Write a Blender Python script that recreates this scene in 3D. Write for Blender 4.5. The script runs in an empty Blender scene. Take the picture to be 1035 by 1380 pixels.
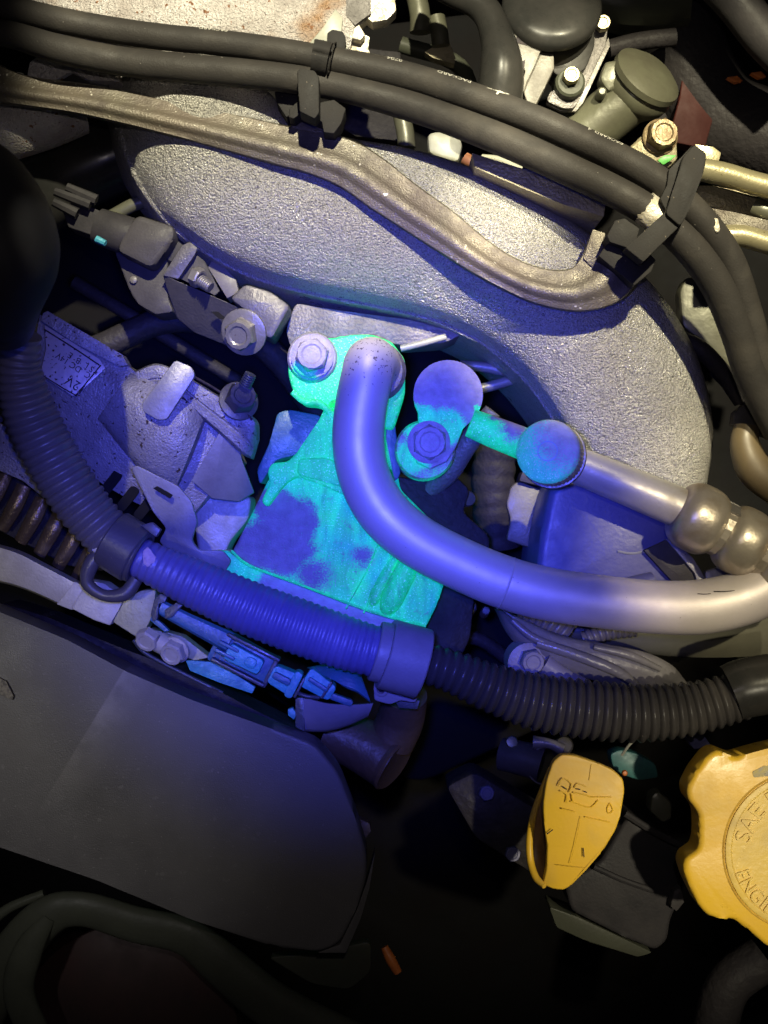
import bpy, bmesh, math, random
from mathutils import Vector, Matrix
random.seed(7)
C = bpy.context.scene.collection
K = 0.0003            # metres per photograph pixel in the plane of the pipes
D = 0.5               # camera height above that plane (m)
PI = math.pi
V = Vector

def P(x, y, h=0.0):
    s = (D - h*K)/D
    return V(((x-517.5)*K*s, (690-y)*K*s, h*K))

# ------------------------------------------------------------------ camera
cam = bpy.data.cameras.new('camera')
co = bpy.data.objects.new('camera', cam); C.objects.link(co)
co.location = (0, 0, D)
cam.sensor_fit = 'VERTICAL'; cam.sensor_height = 24
cam.lens = 24*D/(1380*K)
cam.clip_start = 0.01; cam.clip_end = 10
cam.dof.use_dof = True; cam.dof.focus_distance = 0.505; cam.dof.aperture_fstop = 9.0
bpy.context.scene.camera = co

# ------------------------------------------------------------------ light
world = bpy.data.worlds.new('World'); bpy.context.scene.world = world
world.use_nodes = True
world.node_tree.nodes['Background'].inputs[0].default_value = (0.6, 0.6, 0.75, 1)
world.node_tree.nodes['Background'].inputs[1].default_value = 0.012

def lamp(name, kind, src, tgt, power, col, size=0.01, cone=60, blend=1.0):
    l = bpy.data.lights.new(name, kind); l.energy = power; l.color = col
    l.shadow_soft_size = size
    if kind == 'SPOT':
        l.spot_size = math.radians(cone); l.spot_blend = blend
    o = bpy.data.objects.new(name, l); C.objects.link(o)
    o.location = P(*src) if src[2] < 1500 else V(((src[0]-517.5)*K, (690-src[1])*K, src[2]*K))
    d = V(tgt) if False else (P(*tgt) - o.location)
    o.rotation_euler = d.to_track_quat('-Z', 'Y').to_euler()
    return o
def wpos(x, y, h): return ((x-517.5)*K, (690-y)*K, h*K)
def lampw(name, src, tgt, power, col, size, cone, blend):
    o = lamp(name, 'SPOT', (0, 0, 0), tgt, power, col, size, cone, blend)
    o.location = wpos(*src)
    o.rotation_euler = (P(*tgt)-o.location).to_track_quat('-Z', 'Y').to_euler()
    return o
WARM = (1.0, 0.90, 0.66)
lampw('flash_spot_upper', (520, -300, 1300), (430, 80, 0), 19.0, (1.0, 0.93, 0.67), 0.005, 34, 0.35)  # aimed spot standing in for the flash over the runner, no separate lamp
lampw('flash_spot_right', (1060, -260, 1300), (915, 275, 0), 20.0, (1.0, 0.91, 0.62), 0.005, 27.5, 0.35)  # added spot carrying the same flash over the right side
lampw('added_pipe_spot', (1250, 380, 1300), (1020, 735, 0), 5.5, (1.0, 0.88, 0.58), 0.004, 19, 0.6)  # extra spot added to brighten the right ends of the pipes
lampw('phone_flash', (560, 560, 1650), (560, 700, 0), 0.70, (1.0, 0.89, 0.88), 0.004, 120, 1.0)
lampw('added_caps_spot', (1150, 1000, 1350), (910, 1130, 0), 5.6, WARM, 0.006, 31, 1.0)  # added fill for the yellow caps, no real lamp there
lampw('added_cover_spot', (-150, 800, 1350), (20, 1000, 0), 2.1, (1.0, 0.97, 0.97), 0.01, 34, 1.0)  # dim spot added to lift the black cover
lampw('added_alternator_spot', (120, -100, 1200), (222, 572, 0), 5.0, (1.0, 0.95, 0.72), 0.003, 8.5, 0.35)  # narrow spot added for the bright patch on the alternator
lampw('ultraviolet_torch', (480, 660, 1330), (460, 645, 0), 14.5, (0.060, 0.082, 1.0), 0.012, 44, 1.0)
vs = bpy.context.scene.view_settings
vs.view_transform = 'Standard'; vs.look = 'None'; vs.exposure = 0.0; vs.gamma = 1.0
try: bpy.context.scene.cycles.max_bounces = 6
except Exception: pass

# ------------------------------------------------------------------ materials
def nd(nt, t, **kw):
    n = nt.nodes.new(t)
    for k, v in kw.items(): setattr(n, k, v)
    return n
def lk(nt, a, b): nt.links.new(a, b)
def rgba(c): return (c[0], c[1], c[2], 1)
def mix_rgb(nt, fac, a, b):
    m = nd(nt, 'ShaderNodeMix', data_type='RGBA')
    if isinstance(fac, (int, float)): m.inputs[0].default_value = fac
    else: lk(nt, fac, m.inputs[0])
    for s, v in ((m.inputs[6], a), (m.inputs[7], b)):
        if isinstance(v, tuple): s.default_value = rgba(v)
        else: lk(nt, v, s)
    return m.outputs[2]
def ramp(nt, src, lo, hi):
    m = nd(nt, 'ShaderNodeMapRange'); m.clamp = True
    lk(nt, src, m.inputs[0]); m.inputs[1].default_value = lo; m.inputs[2].default_value = hi
    return m.outputs[0]
MATS = {}
def M(name, c1, c2=None, ns=90, rough=0.5, metal=0.0, bump=(), spk=None, grime=None, spec=0.5, rvar=0.15, coord='Object', lo=0.35, hi=0.68, near=None):
    """procedural surface: two tones by noise, specks, grime, fine relief"""
    if max(c1) < 0.06: spec = min(spec, 0.14)
    m = bpy.data.materials.new(name); m.use_nodes = True; nt = m.node_tree
    b = nt.nodes['Principled BSDF']
    tc = nd(nt, 'ShaderNodeTexCoord'); cs = tc.outputs[coord]
    n1 = nd(nt, 'ShaderNodeTexNoise'); n1.inputs['Scale'].default_value = ns; n1.inputs['Detail'].default_value = 6
    n1.inputs['Roughness'].default_value = 0.65
    lk(nt, cs, n1.inputs['Vector'])
    if c2 is None: c2 = tuple(v*0.7 for v in c1)
    col = mix_rgb(nt, ramp(nt, n1.outputs[0], lo, hi), tuple(c1), tuple(c2))
    if grime:
        gc, gs, glo, ghi = grime
        n2 = nd(nt, 'ShaderNodeTexNoise'); n2.inputs['Scale'].default_value = gs; n2.inputs['Detail'].default_value = 8
        n2.inputs['Distortion'].default_value = 0.4
        lk(nt, cs, n2.inputs['Vector'])
        col = mix_rgb(nt, ramp(nt, n2.outputs[0], glo, ghi), col, tuple(gc))
    if spk:
        for (sc, scale, th) in (spk if isinstance(spk, list) else [spk]):
            n3 = nd(nt, 'ShaderNodeTexNoise'); n3.inputs['Scale'].default_value = scale; n3.inputs['Detail'].default_value = 2
            lk(nt, cs, n3.inputs['Vector'])
            fac = ramp(nt, n3.outputs[0], th, th+0.03)
            if near:
                gg = nd(nt, 'ShaderNodeNewGeometry'); dd = nd(nt, 'ShaderNodeVectorMath', operation='DISTANCE')
                lk(nt, gg.outputs['Position'], dd.inputs[0]); dd.inputs[1].default_value = P(*near[:3])
                m1 = nd(nt, 'ShaderNodeMapRange'); lk(nt, dd.outputs['Value'], m1.inputs[0])
                m1.inputs[1].default_value = near[3]*K*0.25; m1.inputs[2].default_value = near[3]*K; m1.inputs[3].default_value = near[4]; m1.inputs[4].default_value = 0
                m2 = nd(nt, 'ShaderNodeMath', operation='ADD'); lk(nt, n3.outputs[0], m2.inputs[0]); lk(nt, m1.outputs[0], m2.inputs[1])
                fac = ramp(nt, m2.outputs[0], th, th+0.03)
            col = mix_rgb(nt, fac, col, tuple(sc))
    lk(nt, col, b.inputs['Base Color'])
    r = nd(nt, 'ShaderNodeMapRange'); lk(nt, n1.outputs[0], r.inputs[0])
    r.inputs[1].default_value = 0.3; r.inputs[2].default_value = 0.7
    r.inputs[3].default_value = max(0.05, rough-rvar); r.inputs[4].default_value = min(1, rough+rvar)
    lk(nt, r.outputs[0], b.inputs['Roughness'])
    b.inputs['Metallic'].default_value = metal
    b.inputs['Specular IOR Level'].default_value = spec
    prev = None
    for (scale, dist) in bump:
        if scale <= 220 and dist > 0.0003: dist *= 0.35
        nb = nd(nt, 'ShaderNodeTexNoise'); nb.inputs['Scale'].default_value = scale; nb.inputs['Detail'].default_value = 3
        lk(nt, cs, nb.inputs['Vector'])
        bn = nd(nt, 'ShaderNodeBump'); bn.inputs['Strength'].default_value = 1.0; bn.inputs['Distance'].default_value = dist
        lk(nt, nb.outputs[0], bn.inputs['Height'])
        if prev: lk(nt, prev, bn.inputs['Normal'])
        prev = bn.outputs[0]
    if prev: lk(nt, prev, b.inputs['Normal'])
    MATS[name] = m
    return m
def dye(name, bare, patches, base=None, em=0.30, dust=0.56, rough=0.55, invert=False, amp=0.014, metal=0.0, cyan=0.5, ec=None):
    """leak-tracer dye (it fluoresces) smeared over a casting; bare = metal under it; patches where it was wiped off
    (or, with invert, the only places where it sits)"""
    m = bpy.data.materials.new(name); m.use_nodes = True; nt = m.node_tree
    b = nt.nodes['Principled BSDF']
    g = nd(nt, 'ShaderNodeNewGeometry')
    ns = nd(nt, 'ShaderNodeTexNoise'); ns.inputs['Scale'].default_value = 90; ns.inputs['Detail'].default_value = 9
    ns.inputs['Roughness'].default_value = 0.75
    lk(nt, g.outputs['Position'], ns.inputs['Vector'])
    sub = nd(nt, 'ShaderNodeVectorMath', operation='SUBTRACT'); lk(nt, ns.outputs['Color'], sub.inputs[0]); sub.inputs[1].default_value = (0.5, 0.5, 0.5)
    scl = nd(nt, 'ShaderNodeVectorMath', operation='SCALE'); lk(nt, sub.outputs[0], scl.inputs[0]); scl.inputs['Scale'].default_value = amp
    add = nd(nt, 'ShaderNodeVectorMath', operation='ADD'); lk(nt, g.outputs['Position'], add.inputs[0]); lk(nt, scl.outputs[0], add.inputs[1])
    acc = None
    for (x, y, h, r, soft) in patches:
        dn = nd(nt, 'ShaderNodeVectorMath', operation='DISTANCE'); lk(nt, add.outputs[0], dn.inputs[0]); dn.inputs[1].default_value = P(x, y, h)
        mr = nd(nt, 'ShaderNodeMapRange'); mr.interpolation_type = 'SMOOTHSTEP'
        lk(nt, dn.outputs['Value'], mr.inputs[0])
        mr.inputs[1].default_value = r*K*(1-soft); mr.inputs[2].default_value = r*K*(1+soft)
        mr.inputs[3].default_value = 1; mr.inputs[4].default_value = 0
        if acc is None: acc = mr.outputs[0]
        else:
            mx = nd(nt, 'ShaderNodeMath', operation='MAXIMUM'); lk(nt, acc, mx.inputs[0]); lk(nt, mr.outputs[0], mx.inputs[1]); acc = mx.outputs[0]
    if invert:
        iv = nd(nt, 'ShaderNodeMath', operation='SUBTRACT'); iv.inputs[0].default_value = 1; lk(nt, acc, iv.inputs[1]); acc = iv.outputs[0]
    # thin streaks and powdery grain
    n2 = nd(nt, 'ShaderNodeTexNoise'); n2.inputs['Scale'].default_value = 55; n2.inputs['Detail'].default_value = 8; lk(nt, g.outputs['Position'], n2.inputs['Vector'])
    n3 = nd(nt, 'ShaderNodeTexNoise'); n3.inputs['Scale'].default_value = 1500; n3.inputs['Detail'].default_value = 2; lk(nt, g.outputs['Position'], n3.inputs['Vector'])
    n4 = nd(nt, 'ShaderNodeTexNoise'); n4.inputs['Scale'].default_value = 260; n4.inputs['Detail'].default_value = 5; lk(nt, g.outputs['Position'], n4.inputs['Vector'])
    wear = ramp(nt, n4.outputs[0], dust, dust+0.16)
    wm = nd(nt, 'ShaderNodeMath', operation='MULTIPLY'); lk(nt, wear, wm.inputs[0]); wm.inputs[1].default_value = 0.5
    mx = nd(nt, 'ShaderNodeMath', operation='MAXIMUM'); lk(nt, acc, mx.inputs[0]); lk(nt, wm.outputs[0], mx.inputs[1]); bareness = mx.outputs[0]
    pw = nd(nt, 'ShaderNodeMath', operation='MULTIPLY_ADD'); lk(nt, n3.outputs[0], pw.inputs[0]); pw.inputs[1].default_value = 1.5; lk(nt, bareness, pw.inputs[2])
    bareness = ramp(nt, pw.outputs[0], 1.00, 1.55)
    hue = ramp(nt, n2.outputs[0], cyan-0.12, cyan+0.12)
    dcol = mix_rgb(nt, hue, (0.04, 0.80, 0.17), (0.03, 0.60, 0.26))
    dcol = mix_rgb(nt, ramp(nt, n3.outputs[0], 0.62, 0.70), dcol, (0.6, 0.95, 0.8))
    bcol = mix_rgb(nt, ramp(nt, n4.outputs[0], 0.35, 0.7), tuple(bare), tuple(v*0.72 for v in bare))
    lk(nt, mix_rgb(nt, bareness, dcol, bcol), b.inputs['Base Color'])
    ecol = mix_rgb(nt, hue, (0.0, 0.86, 0.42), (0.0, 0.72, 0.56))
    if ec: ecol = ec
    lk(nt, mix_rgb(nt, bareness, ecol, (0.0, 0.0, 0.0)), b.inputs['Emission Color'])
    ms = nd(nt, 'ShaderNodeMapRange'); lk(nt, n3.outputs[0], ms.inputs[0]); ms.inputs[1].default_value = 0.3; ms.inputs[2].default_value = 0.7
    ms.inputs[3].default_value = em*0.7; ms.inputs[4].default_value = em*1.35
    n5 = nd(nt, 'ShaderNodeTexNoise'); n5.inputs['Scale'].default_value = 140; n5.inputs['Detail'].default_value = 7; n5.inputs['Roughness'].default_value = 0.7; n5.inputs['Distortion'].default_value = 1.2
    mp = nd(nt, 'ShaderNodeMapping'); mp.inputs['Rotation'].default_value = (0, 0, -0.9); mp.inputs['Scale'].default_value = (1.0, 0.28, 1.0)
    lk(nt, g.outputs['Position'], mp.inputs['Vector']); lk(nt, mp.outputs[0], n5.inputs['Vector'])
    th_ = nd(nt, 'ShaderNodeMapRange'); lk(nt, n5.outputs[0], th_.inputs[0]); th_.inputs[1].default_value = 0.32; th_.inputs[2].default_value = 0.68; th_.inputs[3].default_value = 0.35; th_.inputs[4].default_value = 1.65
    mm = nd(nt, 'ShaderNodeMath', operation='MULTIPLY'); lk(nt, ms.outputs[0], mm.inputs[0]); lk(nt, th_.outputs[0], mm.inputs[1])
    lk(nt, mm.outputs[0], b.inputs['Emission Strength'])
    b.inputs['Roughness'].default_value = rough; b.inputs['Metallic'].default_value = metal
    prev = None
    for (src, dist) in ((n3, 0.00022), (n4, 0.0006)):
        bn = nd(nt, 'ShaderNodeBump'); bn.inputs['Distance'].default_value = dist; lk(nt, src.outputs[0], bn.inputs['Height'])
        if prev: lk(nt, prev, bn.inputs['Normal'])
        prev = bn.outputs[0]
    lk(nt, prev, b.inputs['Normal'])
    MATS[name] = m
    return m

RUST = (0.17, 0.085, 0.04)
m_cast = M('cast_aluminium', (0.54, 0.52, 0.47), (0.40, 0.38, 0.345), 60, 0.36, 0.40, bump=((1250, 0.0024), (600, 0.0007)), spk=[((0.26, 0.25, 0.23), 1500, 0.57), ((0.72, 0.70, 0.64), 1700, 0.68), ((0.12, 0.10, 0.08), 420, 0.74)], grime=((0.40, 0.37, 0.30), 25, 0.45, 0.9))
m_cast2 = M('cast_aluminium_rusty', (0.52, 0.49, 0.47), (0.36, 0.32, 0.30), 70, 0.5, 0.4, bump=((900, 0.0012), (2300, 0.0004)), spk=[((0.20, 0.09, 0.04), 330, 0.66), ((0.15, 0.10, 0.08), 800, 0.68)], grime=((0.28, 0.16, 0.08), 40, 0.58, 0.75))
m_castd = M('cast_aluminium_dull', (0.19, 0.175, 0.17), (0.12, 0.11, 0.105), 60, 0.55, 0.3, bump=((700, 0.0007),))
m_steel = M('bracket_steel', (0.120, 0.105, 0.078), (0.060, 0.048, 0.038), 150, 0.46, 0.3, bump=((1400, 0.0003), (120, 0.0006)), spk=[((0.42, 0.39, 0.33), 500, 0.70)], grime=((0.11, 0.085, 0.065), 35, 0.45, 0.85))
m_rub = M('hose_rubber', (0.030, 0.027, 0.025), (0.024, 0.022, 0.021), 50, 0.60, 0, bump=((1500, 0.00012), (150, 0.0003)), spk=[((0.22, 0.2, 0.18), 700, 0.765)], grime=((0.048, 0.043, 0.038), 60, 0.5, 0.8))
m_clip = M('black_nylon', (0.016, 0.015, 0.015), (0.026, 0.024, 0.023), 120, 0.68, 0, bump=((1300, 0.0001),), spk=[((0.16, 0.13, 0.1), 900, 0.74)])
m_print = M('white_print', (0.45, 0.43, 0.38), (0.08, 0.075, 0.07), 900, 0.7, lo=0.55, hi=0.62)
m_pipe = M('pipe_aluminium', (0.64, 0.58, 0.57), (0.55, 0.49, 0.49), 30, 0.50, 0.35, rvar=0.06, bump=((60, 0.0004), (900, 0.00003)), spk=[((0.09, 0.06, 0.08), 850, 0.755)], grime=((0.42, 0.38, 0.34), 22, 0.55, 0.8), near=(505, 468, 30, 95, 0.13))
m_ferr = M('ferrule_aluminium', (0.50, 0.45, 0.37), (0.38, 0.33, 0.27), 60, 0.34, 0.6, rvar=0.08, bump=((500, 0.00012), (90, 0.0005)), spk=[((0.09, 0.07, 0.05), 430, 0.74)], grime=((0.26, 0.19, 0.11), 60, 0.55, 0.8))
m_sil = M('zinc_bolt', (0.24, 0.225, 0.21), (0.15, 0.14, 0.13), 140, 0.42, 0.5, bump=((900, 0.00015),), spk=[((0.12, 0.09, 0.07), 600, 0.72)])
m_altern = M('alternator_casting', (0.30, 0.28, 0.28), (0.20, 0.185, 0.19), 80, 0.5, 0.3, bump=((1100, 0.0005), (220, 0.0012)), spk=[((0.045, 0.03, 0.025), 620, 0.665), ((0.06, 0.04, 0.03), 300, 0.69)], grime=((0.13, 0.10, 0.08), 60, 0.55, 0.78))
m_brk = M('bracket_zinc', (0.26, 0.25, 0.26), (0.16, 0.15, 0.16), 60, 0.46, 0.3, bump=((900, 0.00012), (120, 0.0004)), spk=[((0.08, 0.06, 0.05), 600, 0.75)])
m_brkd = M('bracket_dull_steel', (0.10, 0.093, 0.096), (0.06, 0.056, 0.058), 70, 0.48, 0.3, bump=((900, 0.0002), (120, 0.0004)), spk=[((0.4, 0.38, 0.36), 700, 0.76)])
m_dgrey = M('grey_plastic', (0.052, 0.048, 0.048), (0.034, 0.031, 0.031), 80, 0.5, 0, bump=((1000, 0.0001),), spk=[((0.3, 0.28, 0.25), 900, 0.77)])
m_lgrey = M('pale_grey_plastic', (0.12, 0.11, 0.09), (0.08, 0.07, 0.06), 80, 0.5, 0, bump=((1000, 0.0001),))
m_black = M('black_plastic', (0.022, 0.021, 0.023), (0.034, 0.031, 0.032), 60, 0.5, 0, bump=((900, 0.0001),))
m_blackg = M('glossy_black', (0.018, 0.018, 0.017), (0.028, 0.026, 0.024), 50, 0.30, 0, bump=((100, 0.00012),))
m_cover = M('moulded_black_cover', (0.062, 0.058, 0.056), (0.088, 0.082, 0.078), 26, 0.52, 0, bump=((1900, 0.00012), (60, 0.0004)), spk=[((0.16, 0.15, 0.14), 1200, 0.70), ((0.10, 0.095, 0.09), 260, 0.68)], grime=((0.10, 0.095, 0.09), 22, 0.46, 0.8))
m_loom = M('corrugated_loom', (0.135, 0.122, 0.118), (0.09, 0.082, 0.08), 50, 0.40, 0, bump=((800, 0.00012),), spk=[((0.25, 0.21, 0.17), 700, 0.78)], grime=((0.115, 0.095, 0.075), 35, 0.55, 0.8))
m_loomdk = M('corrugated_loom_dark', (0.040, 0.037, 0.037), (0.028, 0.026, 0.026), 50, 0.30, 0, bump=((800, 0.0001),), spk=[((0.2, 0.17, 0.14), 700, 0.78)], grime=((0.05, 0.045, 0.04), 35, 0.5, 0.8))
m_loomb = M('corrugated_loom_uv_blue', (0.10, 0.095, 0.24), (0.075, 0.07, 0.19), 60, 0.42, 0, bump=((800, 0.00015),), grime=((0.13, 0.12, 0.26), 45, 0.5, 0.8))  # the torch's blue is put into this loom's base colour
m_clamp = M('grey_clamp_rubber', (0.20, 0.185, 0.215), (0.15, 0.14, 0.165), 60, 0.5, 0, bump=((900, 0.00012),))
m_con = M('connector_plastic', (0.04, 0.13, 0.20), (0.025, 0.08, 0.14), 120, 0.42, 0, bump=((900, 0.0002),), spk=[((0.3, 0.32, 0.3), 700, 0.72)])
m_condark = M('connector_dark', (0.045, 0.05, 0.065), (0.03, 0.035, 0.045), 120, 0.4, 0, bump=((900, 0.0002),))
m_conlight = M('connector_lock_pale', (0.06, 0.32, 0.36), (0.03, 0.18, 0.24), 160, 0.45, 0, bump=((700, 0.0004),))
m_yel = M('yellow_plastic', (0.74, 0.46, 0.035), (0.68, 0.40, 0.028), 35, 0.40, 0, bump=((700, 0.00006), (80, 0.0004)), spk=[((0.12, 0.07, 0.02), 170, 0.765)], grime=((0.50, 0.34, 0.10), 45, 0.52, 0.85))
m_yel2 = M('yellow_plastic_worn', (0.72, 0.50, 0.10), (0.62, 0.44, 0.13), 55, 0.5, 0, bump=((500, 0.00025), (80, 0.0004)), grime=((0.36, 0.28, 0.14), 55, 0.58, 0.85))
m_yelg = M('grimy_yellow_edge', (0.52, 0.33, 0.04), (0.66, 0.46, 0.05), 300, 0.6)
m_yeld = M('dark_yellow_groove', (0.42, 0.24, 0.03), (0.62, 0.38, 0.045), 200, 0.7)  # darker yellow for the ring on the cap
m_brownp = M('brown_inside_plastic', (0.16, 0.075, 0.025), (0.36, 0.20, 0.07), 60, 0.5)
m_beige = M('beige_painted_casting', (0.48, 0.45, 0.36), (0.37, 0.34, 0.26), 60, 0.52, 0.1, bump=((900, 0.0002), (120, 0.0006)), spk=[((0.12, 0.06, 0.03), 320, 0.735)])
m_byel = M('yellowed_casting', (0.44, 0.42, 0.19), (0.34, 0.32, 0.16), 90, 0.5, 0.1, bump=((700, 0.0003),), spk=[((0.12, 0.06, 0.03), 360, 0.70)])
m_copper = M('stator_lamination', (0.16, 0.11, 0.055), (0.09, 0.06, 0.03), 90, 0.36, 0.55, bump=((700, 0.0003),), grime=((0.24, 0.18, 0.11), 90, 0.5, 0.75))
m_brass = M('brassy_steel_tube', (0.40, 0.36, 0.22), (0.28, 0.24, 0.14), 70, 0.36, 0.6, bump=((900, 0.0001),), spk=[((0.1, 0.07, 0.03), 600, 0.70)])
m_olive = M('olive_casting', (0.11, 0.11, 0.075), (0.07, 0.066, 0.045), 60, 0.42, 0.2, bump=((200, 0.0007),))
m_olived = M('olive_dark_rubber', (0.055, 0.058, 0.042), (0.04, 0.042, 0.03), 40, 0.42, 0, bump=((600, 0.0001),))
m_tan = M('tan_casting', (0.34, 0.30, 0.19), (0.22, 0.19, 0.12), 70, 0.5, 0.3, bump=((800, 0.0006),), spk=[((0.2, 0.12, 0.05), 400, 0.70)])
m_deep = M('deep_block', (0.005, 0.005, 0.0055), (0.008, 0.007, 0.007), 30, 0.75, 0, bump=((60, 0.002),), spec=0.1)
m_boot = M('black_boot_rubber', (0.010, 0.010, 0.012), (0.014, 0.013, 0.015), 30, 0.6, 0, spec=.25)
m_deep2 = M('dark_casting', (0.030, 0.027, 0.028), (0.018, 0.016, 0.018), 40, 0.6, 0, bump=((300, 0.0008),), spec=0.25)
m_dbrown = M('dark_brown_rubber', (0.075, 0.050, 0.032), (0.045, 0.03, 0.02), 50, 0.5, 0, bump=((300, 0.0004),))
m_red = M('dark_red_panel', (0.045, 0.010, 0.008), (0.028, 0.007, 0.006), 30, 0.6, 0, bump=((200, 0.0003),))
m_green = M('green_sticker', (0.05, 0.35, 0.03), (0.03, 0.25, 0.02), 200, 0.5)
m_orange = M('orange_plastic', (0.55, 0.16, 0.03), (0.4, 0.1, 0.02), 200, 0.5)
m_teal = M('teal_plastic', (0.03, 0.14, 0.13), (0.02, 0.08, 0.08), 200, 0.5)
m_white = M('white_plastic', (0.30, 0.30, 0.25), (0.2, 0.2, 0.16), 90, 0.45)
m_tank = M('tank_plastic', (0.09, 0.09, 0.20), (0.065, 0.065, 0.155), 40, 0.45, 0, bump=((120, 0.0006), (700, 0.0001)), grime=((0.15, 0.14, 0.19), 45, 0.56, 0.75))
m_flake = M('peeling_silver_foil', (0.60, 0.57, 0.50), (0.42, 0.36, 0.25), 260, 0.45, 0.4, bump=((260, 0.0012),))
m_label = M('label_foil', (0.50, 0.46, 0.47), (0.36, 0.31, 0.30), 120, 0.45, 0.3, bump=((300, 0.0002),), spk=[((0.05, 0.03, 0.03), 620, 0.63)])
m_ink = M('black_ink', (0.02, 0.015, 0.02), (0.05, 0.04, 0.04), 500, 0.6)
m_capblue = M('service_cap_plastic', (0.30, 0.44, 0.50), (0.24, 0.37, 0.42), 60, 0.5, 0, bump=((900, 0.00008),), spk=[((0.08, 0.08, 0.06), 420, 0.765)], grime=((0.36, 0.40, 0.33), 40, 0.52, 0.75))
m_capside = M('service_cap_skirt', (0.42, 0.40, 0.24), (0.32, 0.3, 0.18), 90, 0.5, 0, bump=((900, 0.0001),))
m_tape = M('harness_tape', (0.15, 0.14, 0.14), (0.09, 0.085, 0.085), 40, 0.36, 0, bump=((140, 0.0018), (500, 0.0002)))
m_bare = (0.22, 0.20, 0.26)
m_dyeA = dye('dyed_compressor_casting', m_bare, [(375, 690, -60, 34, .3), (395, 705, -60, 36, .3), (350, 735, -60, 40, .3), (325, 735, -60, 34, .3), (380, 745, -60, 34, .3), (400, 735, -60, 30, .6), (420, 775, -60, 26, 1.0), (488, 750, -60, 15, 1.0)], em=0.27)
m_dyeB = dye('dyed_upper_casting', m_bare, [(430, 600, -300, 1, .5)], em=0.27, cyan=0.62)
m_dyeF = dye('dyed_flange', (0.30, 0.28, 0.27), [(510, 505, -40, 32, .3)], em=0.34, cyan=0.62)
m_dyeT = dye('dye_tinted_flange', (0.33, 0.29, 0.36), [(566, 570, -5, 26, .35), (600, 575, -5, 26, .35), (646, 556, -5, 9, .4), (590, 650, -60, 42, .4), (555, 615, -5, 26, .5)], em=0.30, invert=True, amp=0.008)
m_dyeP = dye('dye_smeared_pipe', (0.34, 0.30, 0.38), [(690, 578, 20, 22, .5), (672, 565, 20, 12, .5)], em=0.34, amp=0.012, cyan=0.60)
m_dyeS = dye('dye_traces_on_bolt', (0.34, 0.31, 0.38), [(410, 505, -30, 20, .4)], em=0.15, invert=True, amp=0.01)
m_capglow = dye('service_cap_plastic_glowing', (0.46, 0.47, 0.42), [(772, 580, 60, 52, .75), (752, 640, 60, 8, .9)], em=0.34, amp=0.01, ec=(0.04, 0.36, 0.70))  # azure light on the cap face put in as emission, less at right
m_dyeL = dye('dye_traces_on_lip', (0.36, 0.33, 0.42), [(330, 765, -80, 26, .5), (300, 745, -80, 14, .5)], em=0.30, invert=True, amp=0.008)

# ------------------------------------------------------------------ objects
def tag(o, label=None, cat=None, group=None, kind=None):
    if label: o['label'] = label
    if cat: o['category'] = cat
    if group: o['group'] = group
    if kind: o['kind'] = kind
    return o
def thing(name, label, cat, at, group=None):
    o = bpy.data.objects.new(name, None); C.objects.link(o)
    o.location = P(*at); o.empty_display_size = 0.01
    return tag(o, label, cat, group)
def link(name, bm, mat, parent=None, at=None, sharp=38, label=None):
    """bm is in world metres; becomes one mesh object"""
    org = parent_world(parent) if parent else (P(*at) if at else V((0, 0, 0)))
    bmesh.ops.recalc_face_normals(bm, faces=bm.faces)
    for f in bm.faces: f.smooth = True
    ang = math.radians(sharp)
    for e in bm.edges:
        if len(e.link_faces) == 2 and e.calc_face_angle(0) > ang: e.smooth = False
    for v in bm.verts: v.co -= org
    me = bpy.data.meshes.new(name); bm.to_mesh(me); bm.free()
    me.materials.append(mat)
    o = bpy.data.objects.new(name, me); C.objects.link(o)
    if parent: o.parent = parent
    elif at: o.location = org
    if label: o['label'] = label
    return o
def parent_world(o):
    p = V((0, 0, 0))
    while o: p = p + V(o.location); o = o.parent
    return p
def h3(pts, h):
    return [(p[0], p[1], p[2] if len(p) > 2 else h) for p in pts]
def rnd(pts, r, n=3):
    """round the corners of an outline"""
    if r <= 0: return pts
    out = []; N = len(pts)
    for i in range(N):
        a, b, c = V(pts[i-1]), V(pts[i]), V(pts[(i+1) % N])
        d1, d2 = (a-b).length, (c-b).length
        q = min(r, d1*0.45, d2*0.45)
        p1 = b+(a-b).normalized()*q; p2 = b+(c-b).normalized()*q
        for k in range(n+1):
            t = k/n
            out.append(tuple(p1*(1-t)**2 + b*2*t*(1-t) + p2*t*t))
    return out
def cr(pts, n):
    """Catmull-Rom through points (any dimension), n per span"""
    pts = [V(p) for p in pts]; out = []
    for i in range(len(pts)-1):
        p0 = pts[i-1] if i else pts[0]*2-pts[1]
        p1, p2 = pts[i], pts[i+1]
        p3 = pts[i+2] if i+2 < len(pts) else pts[-1]*2-pts[-2]
        for k in range(n):
            t = k/n
            out.append(0.5*((2*p1)+(p2-p0)*t+(2*p0-5*p1+4*p2-p3)*t*t+(-p0+3*p1-3*p2+p3)*t**3))
    out.append(pts[-1]); return out
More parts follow.
